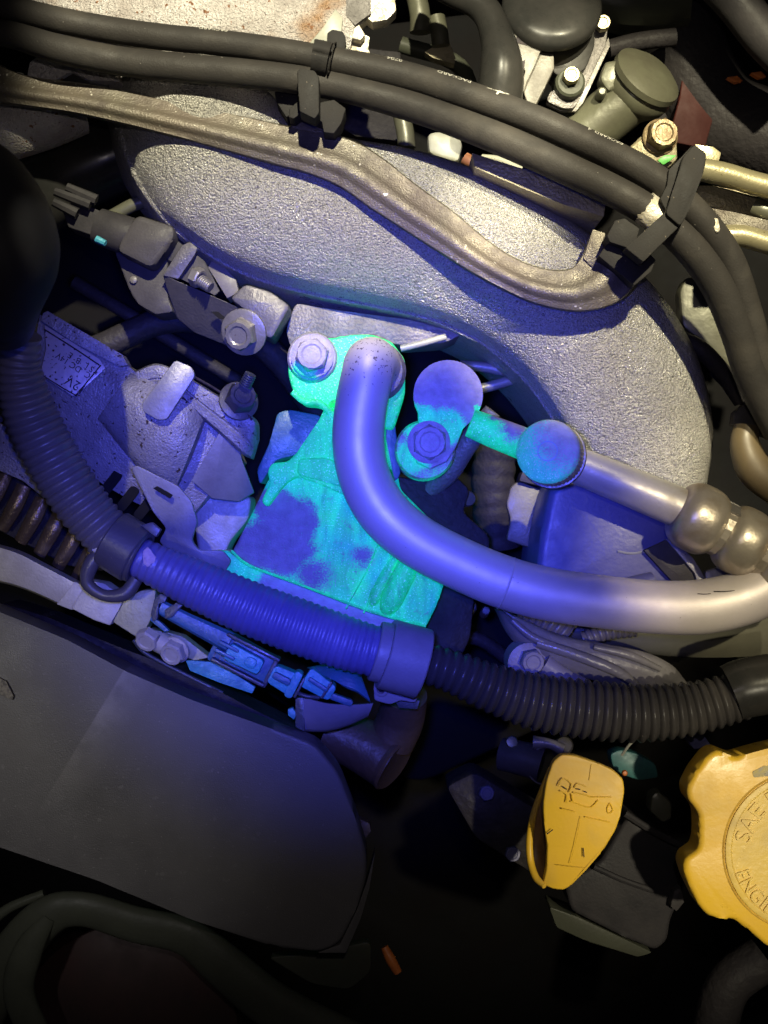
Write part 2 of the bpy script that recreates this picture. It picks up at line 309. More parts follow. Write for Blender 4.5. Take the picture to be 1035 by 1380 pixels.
def prism(outline, h=0, thick=10, r=0, bev=1.5, holes=None, bm=None, seg=2, wob=0):
    """plate / block whose top follows the outline, thick px deep, bevelled top edge"""
    own = bm is None
    if own: bm = bmesh.new()
    pts = rnd(h3(outline, h), r if r >= 5 else r*0.5)
    if bev < 5: bev *= 0.55
    top = [bm.verts.new(P(*p)) for p in pts]
    try: f = bm.faces.new(top)
    except ValueError: return bm
    f.normal_update()
    if f.normal.z < 0: f.normal_flip()
    ex = bmesh.ops.extrude_face_region(bm, geom=[f])
    nv = [g for g in ex['geom'] if isinstance(g, bmesh.types.BMVert)]
    for v in nv: v.co.z -= thick*K
    # after extrusion the original face stays on top as the cap only if re-added
    newf = [g for g in ex['geom'] if isinstance(g, bmesh.types.BMFace)]
    if not any(len(ff.verts) == len(top) and all(v in top for v in ff.verts) for ff in bm.faces):
        bm.faces.new(top)
    if bev > 0:
        es = [e for e in bm.edges if e.verts[0] in top and e.verts[1] in top]
        bmesh.ops.bevel(bm, geom=es, offset=bev*K, segments=seg, affect='EDGES', profile=0.5, clamp_overlap=True)
    return bm
def frames(path):
    n = len(path); T = []
    for i in range(n):
        a = path[max(0, i-1)]; b = path[min(n-1, i+1)]
        T.append((b-a).normalized())
    up = V((0, 0, 1)) if abs(T[0].z) < 0.9 else V((0, 1, 0))
    Nn = (up - T[0]*up.dot(T[0])).normalized(); out = []
    for i in range(n):
        Nn = (Nn - T[i]*Nn.dot(T[i])).normalized()
        out.append((path[i], T[i], Nn, T[i].cross(Nn)))
    return out
def tube(pts, r, seg=20, n=8, rib=None, flat=1.0, cap=True, bm=None, twist=None):
    """pts (x,y,h) in px; r px or list; rib=(pitch_px, depth 0..1)"""
    own = bm is None
    if own: bm = bmesh.new()
    rs = [r]*len(pts) if isinstance(r, (int, float)) else list(r)
    raw = cr([(p[0], p[1], p[2] if len(p) > 2 else 0, q) for p, q in zip(pts, rs)], n)
    if rib:
        L = [0]
        for i in range(1, len(raw)): L.append(L[-1]+(raw[i].xyz-raw[i-1].xyz).length)
        step = rib[0]/6.0; m = int(L[-1]/step); res = []; j = 0
        for k in range(m+1):
            s = k*step
            while j < len(L)-2 and L[j+1] < s: j += 1
            t = (s-L[j])/max(1e-6, L[j+1]-L[j]); q = raw[j].lerp(raw[j+1], min(1, t))
            ph = (k % 6)/6.0
            prof = [1, 0.97, 0.75, 0.22, 0.0, 0.6][k % 6]
            q = V((q.x, q.y, q.z, q.w*(1-rib[1]*(1-prof)))); res.append(q)
        raw = res
    path = [P(q.x, q.y, q.z) for q in raw]
    rad = [q.w*K*(D-q.z*K)/D for q in raw]
    rings = []
    for (p, T, Nn, B), rr in zip(frames(path), rad):
        rings.append([bm.verts.new(p + Nn*math.cos(a)*rr*flat + B*math.sin(a)*rr) for a in [2*PI*k/seg for k in range(seg)]])
    for a, b in zip(rings, rings[1:]):
        for k in range(seg): bm.faces.new((a[k], a[(k+1) % seg], b[(k+1) % seg], b[k]))
    if cap:
        bm.faces.new(rings[0][::-1]); bm.faces.new(rings[-1])
    return bm
def basis(axis):
    a = V(axis).normalized(); u = V((0, 1, 0)) if abs(a.y) < 0.9 else V((1, 0, 0))
    x = u.cross(a).normalized(); return x, a.cross(x), a
def lathe(c, axis, prof, seg=32, bm=None, ph=0.0, tooth=None):
    """c (x,y,h) px; axis world dir; prof [(r,z)] px"""
    if bm is None: bm = bmesh.new()
    x, y, a = basis(axis); o = P(*c); s = K*(D-c[2]*K)/D; rings = []
    for (r, z) in prof:
        if r < 1e-6: rings.append([bm.verts.new(o+a*z*s)]); continue
        ring = []
        for k in range(seg):
            t = 2*PI*k/seg+ph; q = r
            if tooth and r >= tooth[0]: q = r + (tooth[1] if k % 2 else 0)
            ring.append(bm.verts.new(o+(x*math.cos(t)+y*math.sin(t))*q*s+a*z*s))
        rings.append(ring)
    for A, B in zip(rings, rings[1:]):
        if len(A) == 1 and len(B) == 1: continue
        for k in range(seg):
            j = (k+1) % seg
            if len(A) == 1: bm.faces.new((A[0], B[k], B[j]))
            elif len(B) == 1: bm.faces.new((A[k], A[j], B[0]))
            else: bm.faces.new((A[k], A[j], B[j], B[k]))
    return bm
def hexhead(c, axis, R, H, ph=0.2):
    bm = bmesh.new(); x, y, a = basis(axis); o = P(*c); s = K*(D-c[2]*K)/D
    def ring(rf, z, n=12):
        out = []
        for k in range(n):
            t = 2*PI*k/n+ph
            q = rf if not callable(rf) else rf(k)
            out.append(bm.verts.new(o+(x*math.cos(t)+y*math.sin(t))*q*s+a*z*s))
        return out
    hexr = lambda k: R if k % 2 == 0 else R*0.866
    rs = [ring(hexr, 0), ring(hexr, H*0.80), ring(R*0.84, H), ring(R*0.62, H), ring(R*0.52, H*0.90)]
    for A, B in zip(rs, rs[1:]):
        for k in range(12): bm.faces.new((A[k], A[(k+1) % 12], B[(k+1) % 12], B[k]))
    bm.faces.new(rs[-1])
    return bm
def bolt(parent, c, R, H=14, axis=(0, 0, 1), mat=None, washer=None, wmat=None, ph=0.2, name='bolt', label=None):
    mat = mat or m_sil
    b = link(name, hexhead(c, axis, R, H, ph), mat, parent, sharp=25, label=label)
    if washer:
        link('washer', lathe(c, axis, [(0, -4), (washer, -4), (washer, 0), (washer-3, 1.5), (R*0.7, 3)], 28), wmat or mat, b, sharp=25)
    return b
def loft(pairs, cols, n=6, thick=20, bm=None, hn=None):
    """pairs ((ax,ay,ah),(bx,by,bh)); cols [(t, ext, dh)] across; hn(s) scales dh; closed underside"""
    if bm is None: bm = bmesh.new()
    rows = cr([tuple(a)+tuple(b) for a, b in [((p[0]+(0,))[:3], (p[1]+(0,))[:3]) for p in pairs]], n) if False else None
    A = cr([tuple(p[0])+(() if len(p[0]) > 2 else (0,)) for p in pairs], n)
    B = cr([tuple(p[1])+(() if len(p[1]) > 2 else (0,)) for p in pairs], n)
    grid = []
    N = len(A)
    for i in range(N):
        d = (B[i]-A[i]); d2 = V((d.x, d.y, 0)); L = max(d2.length, 1e-6); row = []
        k = hn(i/(N-1)) if hn else 1
        for (t, ext, dh) in cols:
            q = A[i]+d*t+(d2/L)*ext
            row.append(V((q.x, q.y, q.z+dh*k)))
        grid.append(row)
    top = [[bm.verts.new(P(q.x, q.y, q.z)) for q in row] for row in grid]
    bot = [[bm.verts.new(P(q.x, q.y, q.z)-V((0, 0, thick*K))) for q in row] for row in grid]
    W = len(cols)
    for i in range(N-1):
        for j in range(W-1):
            bm.faces.new((top[i][j], top[i+1][j], top[i+1][j+1], top[i][j+1]))
            bm.faces.new((bot[i][j], bot[i][j+1], bot[i+1][j+1], bot[i+1][j]))
        bm.faces.new((top[i][0], bot[i][0], bot[i+1][0], top[i+1][0]))
        bm.faces.new((top[i][-1], top[i+1][-1], bot[i+1][-1], bot[i][-1]))
    for j in range(W-1):
        bm.faces.new((top[0][j], top[0][j+1], bot[0][j+1], bot[0][j]))
        bm.faces.new((top[-1][j], bot[-1][j], bot[-1][j+1], top[-1][j+1]))
    return bm
def dome(pairs, H, n=6, m=10, p=0.6, thick=20, hn=None, rim=None):
    cols = [(k/m, 0, H*max(0, math.sin(PI*k/m))**p) for k in range(m+1)]
    if rim: cols += rim
    return loft(pairs, cols, n, thick, hn=hn)
_tc = {}
def text_geo(s):
    if s in _tc: return _tc[s]
    cu = bpy.data.curves.new('t', 'FONT'); cu.body = s; cu.size = 1; cu.align_x = 'LEFT'; cu.resolution_u = 3
    o = bpy.data.objects.new('t', cu); C.objects.link(o)
    dg = bpy.context.evaluated_depsgraph_get(); dg.update()
    me = o.evaluated_get(dg).to_mesh()
    vs_ = [tuple(v.co) for v in me.vertices]; fs = [tuple(p.vertices) for p in me.polygons]
    bpy.data.objects.remove(o); bpy.data.curves.remove(cu)
    _tc[s] = (vs_, fs); return _tc[s]
def text_on(s, f, bm=None):
    """f(u,v) -> world point; u,v in text units"""
    if bm is None: bm = bmesh.new()
    vs_, fs = text_geo(s)
    vv = [bm.verts.new(f(x, y)) for x, y, z in vs_]
    for p in fs:
        try: bm.faces.new([vv[i] for i in p])
        except ValueError: pass
    return bm
def stroke(pts, r, h=0, seg=6, n=3):
    return tube([(p[0], p[1], p[2] if len(p) > 2 else h) for p in pts], r, seg=seg, n=n)

# ================================================================== SETTING
bm = bmesh.new()
vv = [bm.verts.new(P(x, y, -1000)) for x, y in ((-900, -900), (1900, -900), (1900, 2300), (-900, 2300))]
bm.faces.new(vv)
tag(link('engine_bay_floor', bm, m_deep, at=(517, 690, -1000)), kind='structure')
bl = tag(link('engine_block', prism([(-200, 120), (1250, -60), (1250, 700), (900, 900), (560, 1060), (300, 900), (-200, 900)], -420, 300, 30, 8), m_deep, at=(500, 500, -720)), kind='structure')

# ================================================================== INTAKE MANIFOLD
mani = thing('intake_manifold', 'large rough cast aluminium intake runner arching across the upper half', 'intake manifold', (600, 350, -200))
pairs = [((225, 66, -10), (192, 78, -14)), ((265, 66, -5), (170, 110, -24)), ((315, 86, -5), (165, 158, -34)), ((362, 124, -10), (177, 215, -44)),
 ((395, 158, -20), (212, 278, -56)), ((435, 176, -25), (264, 328, -64)), ((482, 188, -25), (335, 367, -70)), ((542, 198, -25), (420, 392, -70)),
 ((602, 214, -28), (510, 410, -70)), ((662, 236, -32), (585, 428, -70)), ((722, 268, -38), (645, 456, -72)), ((790, 312, -50), (697, 498, -76)),
 ((862, 366, -75), (738, 548, -84)), ((914, 430, -95), (765, 595, -92)), ((948, 505, -110), (800, 640, -105)), ((961, 585, -125), (850, 690, -120)), ((950, 670, -150), (900, 725, -140))]
rim = [(1, 2, -4), (1, 5, -5), (1, 9, -22), (1, 22, -95)]
link('runner_body', dome(pairs, 60, 8, 20, 0.54, 130, hn=lambda s: min(1, 0.5+s*4), rim=rim), m_cast, mani, sharp=60)
link('parting_line', stroke([(214, 284, -61), (266, 333, -68), (335, 372, -74), (420, 397, -74), (510, 415, -74), (585, 433, -74), (643, 460, -76)], 1.6, n=4), m_cast, mani)
link('lower_runner', prism([(385, 445), (398, 408), (470, 420), (560, 432), (625, 450), (600, 462), (545, 466), (470, 452), (410, 474), (392, 470)], -95, 80, 8, 6), m_castd, mani)
link('boss_dimple', lathe((775, 338, -12), (0, 0, 1), [(13, -6), (13, 2), (11, 3), (9, 1), (0, 0)], 20), m_cast, mani)
tag(link('cylinder_head_pad', prism([(636, 206), (700, 226), (760, 240), (818, 262), (814, 292), (760, 276), (700, 252), (640, 226)], 24, 160, 3, 3), m_tan, at=(730, 250, -200)),
    'tan rough casting strip behind the intake runner, right of centre top', 'casting')

# ================================================================== MOUNTING RAIL
rail = thing('mounting_rail', 'long brownish pressed steel rail with raised bead lying across the intake runner', 'bracket', (420, 230, 0))
rp = [((-30, 70), (-30, 136)), ((30, 100), (25, 142)), ((110, 112), (95, 152)), ((165, 122), (160, 166)), ((240, 138), (240, 186)), ((310, 152), (310, 205)), ((380, 168), (370, 222)),
 ((430, 178), (415, 234)), ((478, 190), (458, 252)), ((520, 216), (498, 280)), ((560, 248), (535, 304)), ((610, 284), (585, 336)), ((655, 322), (632, 366)), ((695, 348), (680, 392)),
 ((735, 362), (722, 410)), ((768, 362), (775, 420)), ((784, 345), (822, 412)), ((792, 325), (850, 392)), ((800, 308), (852, 366))]
rp = [((a[0], a[1], 34), (b[0], b[1], 34)) for a, b in rp]
cols = [(0, 0, -10), (0.0, 1.5, 0), (0.12, 0, 1), (0.32, 0, 1.5), (0.40, 0, 5), (0.48, 0, 8), (0.60, 0, 9), (0.70, 0, 7), (0.77, 0, 3.5), (0.83, 0, 1.5), (0.95, 0, 1), (1.0, -1.5, 0), (1, 0, -10)]
link('rail_strip', loft(rp, cols, 6, 4), m_steel, rail, sharp=50)
link('clip_tab', prism([(392, 172), (394, 154), (436, 166), (444, 184), (430, 190)], 34, 8, 3, 1.5), m_steel, rail)
link('end_tab', prism([(786, 348), (799, 309), (816, 314), (812, 340), (800, 362)], 38, 8, 3, 1.5), m_steel, rail)

# ================================================================== BLACK HOSES
pA = [(x, y, h-12 if 100 < x < 850 else h) for x, y, h in [(-40, -8, 75), (20, 12, 78), (80, 27, 80), (150, 40, 80), (220, 50, 80), (300, 58, 80), (380, 69, 80), (430, 78, 80), (500, 92, 80), (560, 106, 80), (640, 132, 80), (720, 161, 80), (800, 197, 80), (860, 227, 78), (905, 258, 72), (950, 302, 60), (985, 355, 40), (1008, 425, 20), (1026, 490, 0), (1050, 545, -30)]]
pB = [(x, y, h-12 if 100 < x < 820 else h) for x, y, h in [(-40, 36, 70), (20, 48, 72), (80, 66, 74), (160, 82, 74), (240, 91, 74), (320, 98, 74), (400, 107, 74), (470, 120, 74), (540, 139, 74), (600, 159, 74), (680, 190, 74), (760, 226, 74), (830, 259, 74), (880, 289, 70), (930, 334, 58), (968, 388, 40), (994, 450, 20), (1014, 510, 0), (1050, 580, -30)]]
rA = [17]*8+[19]*5+[20]*7; rB = [16, 18, 19, 19, 19, 19, 19, 19, 20, 20, 21, 21, 21, 21, 22, 22, 22, 22, 22]
hA = tag(link('vacuum_hose', tube(pA, rA, 24, 8), m_rub, at=pA[8]), 'upper of two black rubber hoses along the top, printed with white lettering', 'hose', 'pair of black hoses across the top')
hB = tag(link('vacuum_hose', tube(pB, rB, 24, 8), m_rub, at=pB[8]), 'lower of two black rubber hoses along the top, without lettering', 'hose', 'pair of black hoses across the top')
tubA = cr([p + (q,) for p, q in zip(pA, rA)], 24)
LA = [0]
for i in range(1, len(tubA)): LA.append(LA[-1]+(tubA[i].xyz-tubA[i-1].xyz).length)
fA = frames([P(q.x, q.y, q.z) for q in tubA])
def on_hose(s0, size, ang0, flip=True):
    """text wrapped on the hose; s0 = start arc length px; reads right to left, upside down as seen"""
    def f(u, v):
        s = s0 - u*size
        j = max(0, min(len(LA)-2, next((k for k in range(len(LA)-1) if LA[k+1] >= s), len(LA)-2)))
        t = (s-LA[j])/(LA[j+1]-LA[j]); a, b = fA[j], fA[j+1]
        p = a[0].lerp(b[0], t); Nn = a[2].lerp(b[2], t).normalized(); B = a[3].lerp(b[3], t).normalized()
        r = tubA[j].w*K*(D-70*K)/D + 0.00014
        side = B if B.y > 0 else -B
        th = ang0 - (v*size)/tubA[j].w
        return p + (Nn*math.cos(th)+side*math.sin(th))*r
    return f
def arc_at(x):
    return next(LA[k] for k in range(len(tubA)) if tubA[k].x >= x)
def strip_faces(bm): return bm
tm = text_on('PACKARD', on_hose(arc_at(628), 10.5, 1.02))
link('lettering', tm, m_print, hA)
link('lettering', text_on('0704', on_hose(arc_at(538), 10.5, 1.02)), m_print, hA)
link('lettering', text_on('PACKARD  4', on_hose(arc_at(830), 9.5, 1.02)), m_print, hA)
link('lettering', text_on('PACKARD', on_hose(arc_at(305), 8.5, 1.02)), m_print, hA)
bm = bmesh.new()
def flatpoly(pts):
    def g(u, v): return on_hose(arc_at(680), 10, 1.05)(u, v)
    vs_ = [bm.verts.new(g(*p)) for p in pts]; bm.faces.new(vs_)
flatpoly([(0, 0), (1.3, .1), (2.4, .45), (1.3, .65), (0.2, .35)]); flatpoly([(1.35, .62), (1.6, .62), (1.7, 1.15), (1.45, 1.15)]); flatpoly([(1.3, .12), (1.5, .12), (1.45, -.35), (1.25, -.35)]); flatpoly([(2.4, .4), (3.1, .45), (3.1, .55), (2.4, .52)])
link('printed_mark', bm, m_print, hA)
# worn paint flakes and torn foil band
bm = bmesh.new()
for (x, y, a, b) in [(965, 303, 5, 12), (798, 186, 9, 4), (818, 197, 7, 3)]:
    pts = [(x+a*math.cos(t)*random.uniform(.7, 1.2)+2*math.sin(t), y+b*math.sin(t)*random.uniform(.7, 1.1), 83 if x < 900 else 77) for t in [2*PI*k/9 for k in range(9)]]
    prism(pts, 78, 6, 0, 0.4, bm=bm)
link('paint_flake', bm, m_flake, hA)
# foil: short band hugging lower hose
def band(path, r0, i0, i1, extra, mat, name, parent, a0=0, a1=2*PI, seg=24, jag=0, th=2):
    bm = bmesh.new(); fr = frames([P(*p) for p in path]); rows = []
    for i in range(i0, i1+1):
        p, T, Nn, B = fr[i]; s = K*(D-path[i][2]*K)/D; row = []
        for k in range(seg+1):
            a = a0+(a1-a0)*k/seg
            e = random.uniform(-jag, jag) if (i in (i0, i1)) else 0
            row.append((p+(Nn*math.cos(a)+B*math.sin(a))*(r0+extra)*s+T*e*s, p+(Nn*math.cos(a)+B*math.sin(a))*(r0+extra-th)*s+T*e*s))
        rows.append([(bm.verts.new(a_), bm.verts.new(b_)) for a_, b_ in row])
    for A_, B_ in zip(rows, rows[1:]):
        for k in range(seg):
            bm.faces.new((A_[k][0], A_[k+1][0], B_[k+1][0], B_[k][0]))
            bm.faces.new((A_[k][1], B_[k][1], B_[k+1][1], A_[k+1][1]))
    for k in range(seg):
        bm.faces.new((rows[0][k][0], rows[0][k][1], rows[0][k+1][1], rows[0][k+1][0]))
        bm.faces.new((rows[-1][k][0], rows[-1][k+1][0], rows[-1][k+1][1], rows[-1][k][1]))
    for k in (0, seg):
        for A_, B_ in zip(rows, rows[1:]):
            bm.faces.new((A_[k][0], B_[k][0], B_[k][1], A_[k][1]))
    bmesh.ops.remove_doubles(bm, verts=bm.verts, dist=1e-7)
    return link(name, bm, mat, parent)
foil_path = [(866, 279, 71), (871, 283, 70), (876, 287, 70), (882, 291, 69), (888, 296, 68)]
band(foil_path, 21.5, 0, 4, 1.6, m_flake, 'torn_foil_band', hB, -1.3, 1.4, 20, 2.5)

# small collar + tab
cl = thing('hose_collar', 'small black collar with upright tab round the upper hose, top centre', 'clip', (433, 78, 80))
band([(422, 76, 80), (428, 77, 80), (436, 79, 80), (444, 81, 80)], 19, 0, 3, 3.5, m_clip, 'collar', cl)
band([(446, 81, 80), (448, 81.5, 80)], 19, 0, 1, 5, m_clip, 'collar_lip', cl)
link('tab', prism([(440, 68), (441, 44), (448, 39), (462, 42), (466, 50), (465, 70)], 70, 24, 4, 3), m_clip, cl)
# clip 1
c1 = thing('hose_clip', 'black plastic clip hooking the lower hose to the rail, top centre', 'clip', (425, 140, 60), 'black hose clips on the rail')
link('hook', prism([(400, 97), (405, 91), (424, 95), (430, 104), (430, 152), (424, 160), (404, 150), (402, 120)], 104, 34, 4, 3), m_clip, c1)
link('clip_base', prism([(390, 146), (404, 134), (430, 138), (450, 134), (466, 146), (460, 166), (450, 180), (436, 178), (434, 164), (404, 154), (396, 160), (389, 158)], 66, 40, 3, 2.5), m_clip, c1)
link('clip_block', prism([(369, 116), (400, 118), (402, 146), (386, 158), (372, 136)], 40, 40, 2, 2), m_clip, c1)
# clip 2
c2 = thing('hose_clip', 'large black plastic clip strapping both hoses beside the bronze tubes', 'clip', (870, 320, 60), 'black hose clips on the rail')
link('strap', prism([(936, 194), (953, 206), (949, 230), (926, 290), (917, 305), (897, 288), (905, 262), (914, 235), (920, 212)], 112, 22, 5, 3.5), m_clip, c2)
link('strap_side', prism([(934, 195), (918, 212), (902, 228), (899, 250), (890, 268), (898, 284), (912, 240), (922, 212)], 100, 40, 2, 1.5), m_clip, c2)
link('arm', prism([(896, 286), (919, 302), (867, 353), (843, 334)], 106, 26, 4, 3), m_clip, c2)
link('clip_base', prism([(822, 323), (842, 318), (868, 334), (884, 350), (878, 366), (855, 385), (807, 345)], 62, 36, 3, 3), m_clip, c2)
link('clip_wall', prism([(829, 297), (842, 294), (862, 308), (858, 322), (846, 334), (822, 326), (818, 318)], 78, 40, 3, 2), m_clip, c2)
link('clip_wall', prism([(838, 335), (846, 331), (872, 350), (866, 356)], 72, 20, 1, 1), m_clip, c2)

# ================================================================== TOP LEFT
th = thing('throttle_housing', 'rust-spotted rough aluminium housing at the top left edge', 'casting', (300, 20, 0))
link('housing', dome([((30, -60, 10), (42, 30, 10)), ((120, -60, 10), (130, 52, 10)), ((230, -60, 10), (240, 62, 10)), ((340, -60, 10), (350, 72, 10)), ((430, -60, 10), (432, 72, 10)), ((500, -60, 10), (470, 72, 10))], 16, 6, 10, 0.7, 60), m_cast2, th, sharp=50)
bm = prism([(417, 58), (436, 36), (452, 12), (462, 24), (460, 44), (470, 70), (430, 72)], 32, 14, 2, 1)
link('gasket_flake', bm, m_white, th)
link('torn_edge', prism([(466, -20), (530, -20), (534, 14), (522, 26), (502, 30), (494, 24), (484, 34), (492, 46), (486, 54), (470, 50), (464, 30)], 20, 26, 2, 2), m_flake, th)
link('torn_edge', prism([(470, 50), (486, 44), (498, 50), (496, 66), (502, 78), (508, 82), (500, 84), (486, 74), (468, 72)], 4, 16, 1, 1), m_flake, th)
link('cavity', prism([(466, -20), (500, -20), (500, 18), (478, 34), (466, 20)], 26, 12, 2, 1), m_castd, th)
sh = thing('side_casting', 'pinkish jagged casting peeping out below the hoses at top left', 'casting', (100, 95, -30))
link('jagged_piece', prism([(36, 106), (40, 84), (55, 72), (66, 66), (90, 72), (120, 84), (156, 92), (162, 110), (120, 108), (96, 96), (70, 110)], -10, 30, 2, 2), m_cast2, sh)
link('pale_chip', prism([(14, 96), (30, 98), (36, 103), (22, 104)], 0, 6, 1, 1), m_white, sh)
tag(link('drum_casting', tube([(60, 130, -70), (108, 120, -60), (150, 112, -60)], [34, 40, 36], 24, 6), m_black, at=(108, 120, -60)), 'dark round drum behind the rail at top left', 'casing')
tag(link('rough_pipe', tube([(-60, 190, -60), (0, 176, -60), (60, 162, -65), (110, 150, -80)], [44, 42, 38, 30], 28, 8), m_cast2, at=(20, 170, -60)), 'bluish rough cast stub below the rail at the left edge', 'pipe')
tag(link('glossy_duct', tube([(-60, 300, -190), (40, 262, -180), (120, 222, -170), (200, 196, -180), (260, 200, -200)], [60, 58, 52, 46, 40], 28, 8), m_blackg, at=(80, 240, -200)), 'glossy dark duct beneath the left end of the intake runner', 'duct')
tag(link('bent_line', tube([(150, 292, -120), (185, 274, -115), (215, 272, -120), (240, 290, -140)], 9, 14, 6), m_olive, at=(190, 275, -120)), 'thin dark metal line curving below the runner tip', 'pipe')

# rubber boot near the camera, left edge
bo = thing('rubber_boot', 'large blurred black rubber boot close to the lens at the left edge', 'boot', (-20, 330, 250))
link('boot', tube([(-60, 190, 260), (-30, 240, 280), (-12, 300, 290), (-6, 350, 285), (-4, 400, 250), (10, 440, 180)], [20, 60, 82, 84, 62, 36], 32, 8), m_boot, bo)

# ================================================================== SENSOR + CONNECTOR
cn = thing('sensor_plug', 'black finned plug on a cable left of the pressure sensor', 'connector', (120, 290, -90))
link('plug_body', prism([(84, 284), (100, 268), (134, 284), (168, 296), (160, 326), (128, 318), (92, 306)], -70, 46, 4, 4), m_black, cn)
for a, b in (((74, 258), (122, 276)), ((90, 252), (130, 270)), ((72, 272), (104, 288))):
    link('prong', tube([(a[0], a[1], -52), (b[0], b[1], -56)], [6, 8], 8, 2), m_black, cn)
link('collar', tube([(132, 304, -75), (160, 314, -72), (180, 318, -72)], [24, 26, 24], 16, 4, flat=.8), m_black, cn)
link('lock_pin', tube([(130, 322, -50), (142, 328, -48)], [5, 4], 8, 2), m_conlight, cn)
sn = thing('pressure_sensor', 'dark grey boxy sensor under the left end of the intake runner', 'sensor', (195, 350, -100))
link('sensor_head', prism([(184, 288), (234, 304), (236, 318), (226, 334), (204, 362), (156, 338), (166, 314)], -50, 50, 9, 7), m_dgrey, sn)
link('sensor_body', prism([(154, 338), (170, 330), (226, 345), (226, 400), (234, 420), (210, 424), (186, 410), (176, 394)], -84, 60, 5, 4), m_dgrey, sn)
link('sensor_lug', lathe((236, 340, -90), (0, 0, 1), [(20, -30), (20, 0), (14, 8), (0, 9)], 20), m_black, sn)
link('vent_dot', lathe((180, 377, -80), (0, 0, 1), [(5, -10), (5, 1), (3, 2), (0, 2)], 12), m_lgrey, sn)
bk = thing('sensor_bracket', 'grey folded steel bracket bolted below the intake runner, holding the sensor', 'bracket', (290, 410, -100))
link('bracket_face', prism([(219, 370, -60), (312, 410, -56), (340, 425, -56), (360, 446, -60), (352, 464, -80), (318, 470, -100), (262, 448, -106), (238, 428, -106), (228, 400, -90)], 0, 6, 5, 1.5), m_brkd, bk)
link('top_flange', prism([(219, 371, -58), (246, 330, -50), (256, 326, -50), (266, 334, -50), (262, 344, -52), (240, 376, -58)], 0, 8, 3, 2), m_brkd, bk)
link('web', prism([(240, 374, -70), (263, 342, -66), (276, 352, -72), (296, 392, -76), (290, 398, -70)], 0, 5, 2, 1), m_dgrey, bk)
link('slot', prism([(284, 420), (294, 420), (306, 430), (296, 430)], -64, 2, 3, 0), m_deep, bk)
bolt(bk, (262, 372, -52), 14, 12, (0.85, -0.45, 0.4), m_sil, None, ph=.4, name='nut')
link('stud', tube([(270, 378, -46), (284, 388, -42)], [9, 8], 12, 4, rib=(3.0, .18)), m_sil, bk)
tag(link('mounting_strut', prism([(288, 346), (318, 376), (322, 394), (306, 402), (280, 360)], -90, 40, 3, 3), m_lgrey, at=(300, 375, -100)), 'small tan strut between sensor bracket and runner', 'bracket')
link('boss', prism([(309, 402), (330, 382), (364, 392), (392, 412), (366, 458), (350, 448), (338, 424)], -46, 60, 7, 6), m_brkd, bk)
bolt(bk, (328, 448, -50), 22, 20, (-0.25, -0.35, 0.85), m_sil, 32, ph=.5)

# ================================================================== ALTERNATOR
al = thing('alternator', 'speckled aluminium alternator with a printed label at left centre', 'alternator', (200, 580, -150))
link('rear_housing', dome([((54, 424, -70), (40, 500, -90)), ((100, 452, -60), (48, 560, -90)), ((165, 488, -50), (80, 610, -90)), ((205, 520, -45), (120, 640, -80)), ((250, 548, -50), (165, 668, -80)), ((300, 580, -70), (210, 690, -90)), ((320, 620, -90), (250, 705, -100))], 16, 6, 8, .7, 120), m_altern, al, sharp=50)
link('end_cap', dome([((176, 502, -44), (130, 566, -56)), ((200, 512, -30), (160, 600, -50)), ((228, 528, -22), (190, 634, -46)), ((256, 544, -24), (214, 650, -50)), ((276, 560, -40), (236, 660, -60))], 22, 6, 8, .8, 60), m_altern, al, sharp=50)
link('front_rib', prism([(58, 422), (64, 419), (110, 446), (165, 478), (172, 492), (160, 494), (100, 462), (55, 432)], -36, 30, 2, 3), m_altern, al)
lab = link('label', prism([(60, 438), (134, 484), (142, 496), (106, 530), (98, 534), (54, 505), (62, 470)], -38, 3, 3, 0.5), m_label, al)
bm = bmesh.new()
lu = (P(134, 484, -36)-P(60, 438, -36)).normalized(); lv = (P(60, 438, -36)-P(54, 505, -36)).normalized()
for i, (sx, sy, s, d) in enumerate([('ALTERNATOR', 0, 13, 0), ('12V', 0, 19, 1), ('MITSUBA', 0, 10, 2), ('70A N2', 0, 12, 3)]):
    pass
def lab_place(x0, y0, size, ang):
    o = P(x0, y0, -35.5); c, s = math.cos(ang), math.sin(ang)
    return lambda u, v: o+V((c*u-s*v, s*u+c*v, 0))*size*K
A0 = math.radians(-33)+PI
text_on('12V', lab_place(118, 522, 19, A0+PI/2*0), bm)
text_on('IC  DC 14V', lab_place(126, 506, 12, A0), bm)
text_on('S L  B  E', lab_place(128, 496, 12, A0), bm)
link('lettering', bm, m_ink, lab)
link('label_border', stroke([(136, 492, -35), (106, 528, -35), (99, 531, -35), (56, 505, -35)], .9), m_ink, lab)
link('label_border', stroke([(60, 444, -35), (98, 468, -35), (134, 492, -35)], 1.1), m_ink, lab)
for i in range(3):
    link('rivet', lathe((140-i*4, 500+i*6, -36), (0, 0, 1), [(2.4, -2), (2.4, 0), (0, 1.4)], 8), m_white, al)
link('regulator_ring', loft([((182, 500, -30), (190, 528, -40)), ((212, 490, -24), (214, 524, -30)), ((246, 504, -20), (240, 532, -26)), ((290, 530, -18), (268, 560, -26)), ((326, 552, -18), (302, 590, -30)), ((344, 566, -20), (326, 612, -40)), ((346, 590, -40), (338, 618, -50))],
     [(0, 0, -10), (.06, 0, -2), (.2, 0, 0), (.55, 0, 0), (.6, 0, -3), (.64, 0, -3), (.7, 0, 0), (.92, 0, -1), (1, 0, -10)], 6, 40), m_altern, al, sharp=40)
link('seam_slit', stroke([(262, 508, -12), (290, 524, -11), (318, 543, -11), (340, 566, -14)], 1.8), m_ink, al)  # slit drawn as a thin black line along the ring
link('retaining_strap', prism([(236, 485), (258, 494), (263, 506), (224, 566), (212, 566), (192, 554), (191, 544)], 4, 8, 5, 2), m_brk, al)
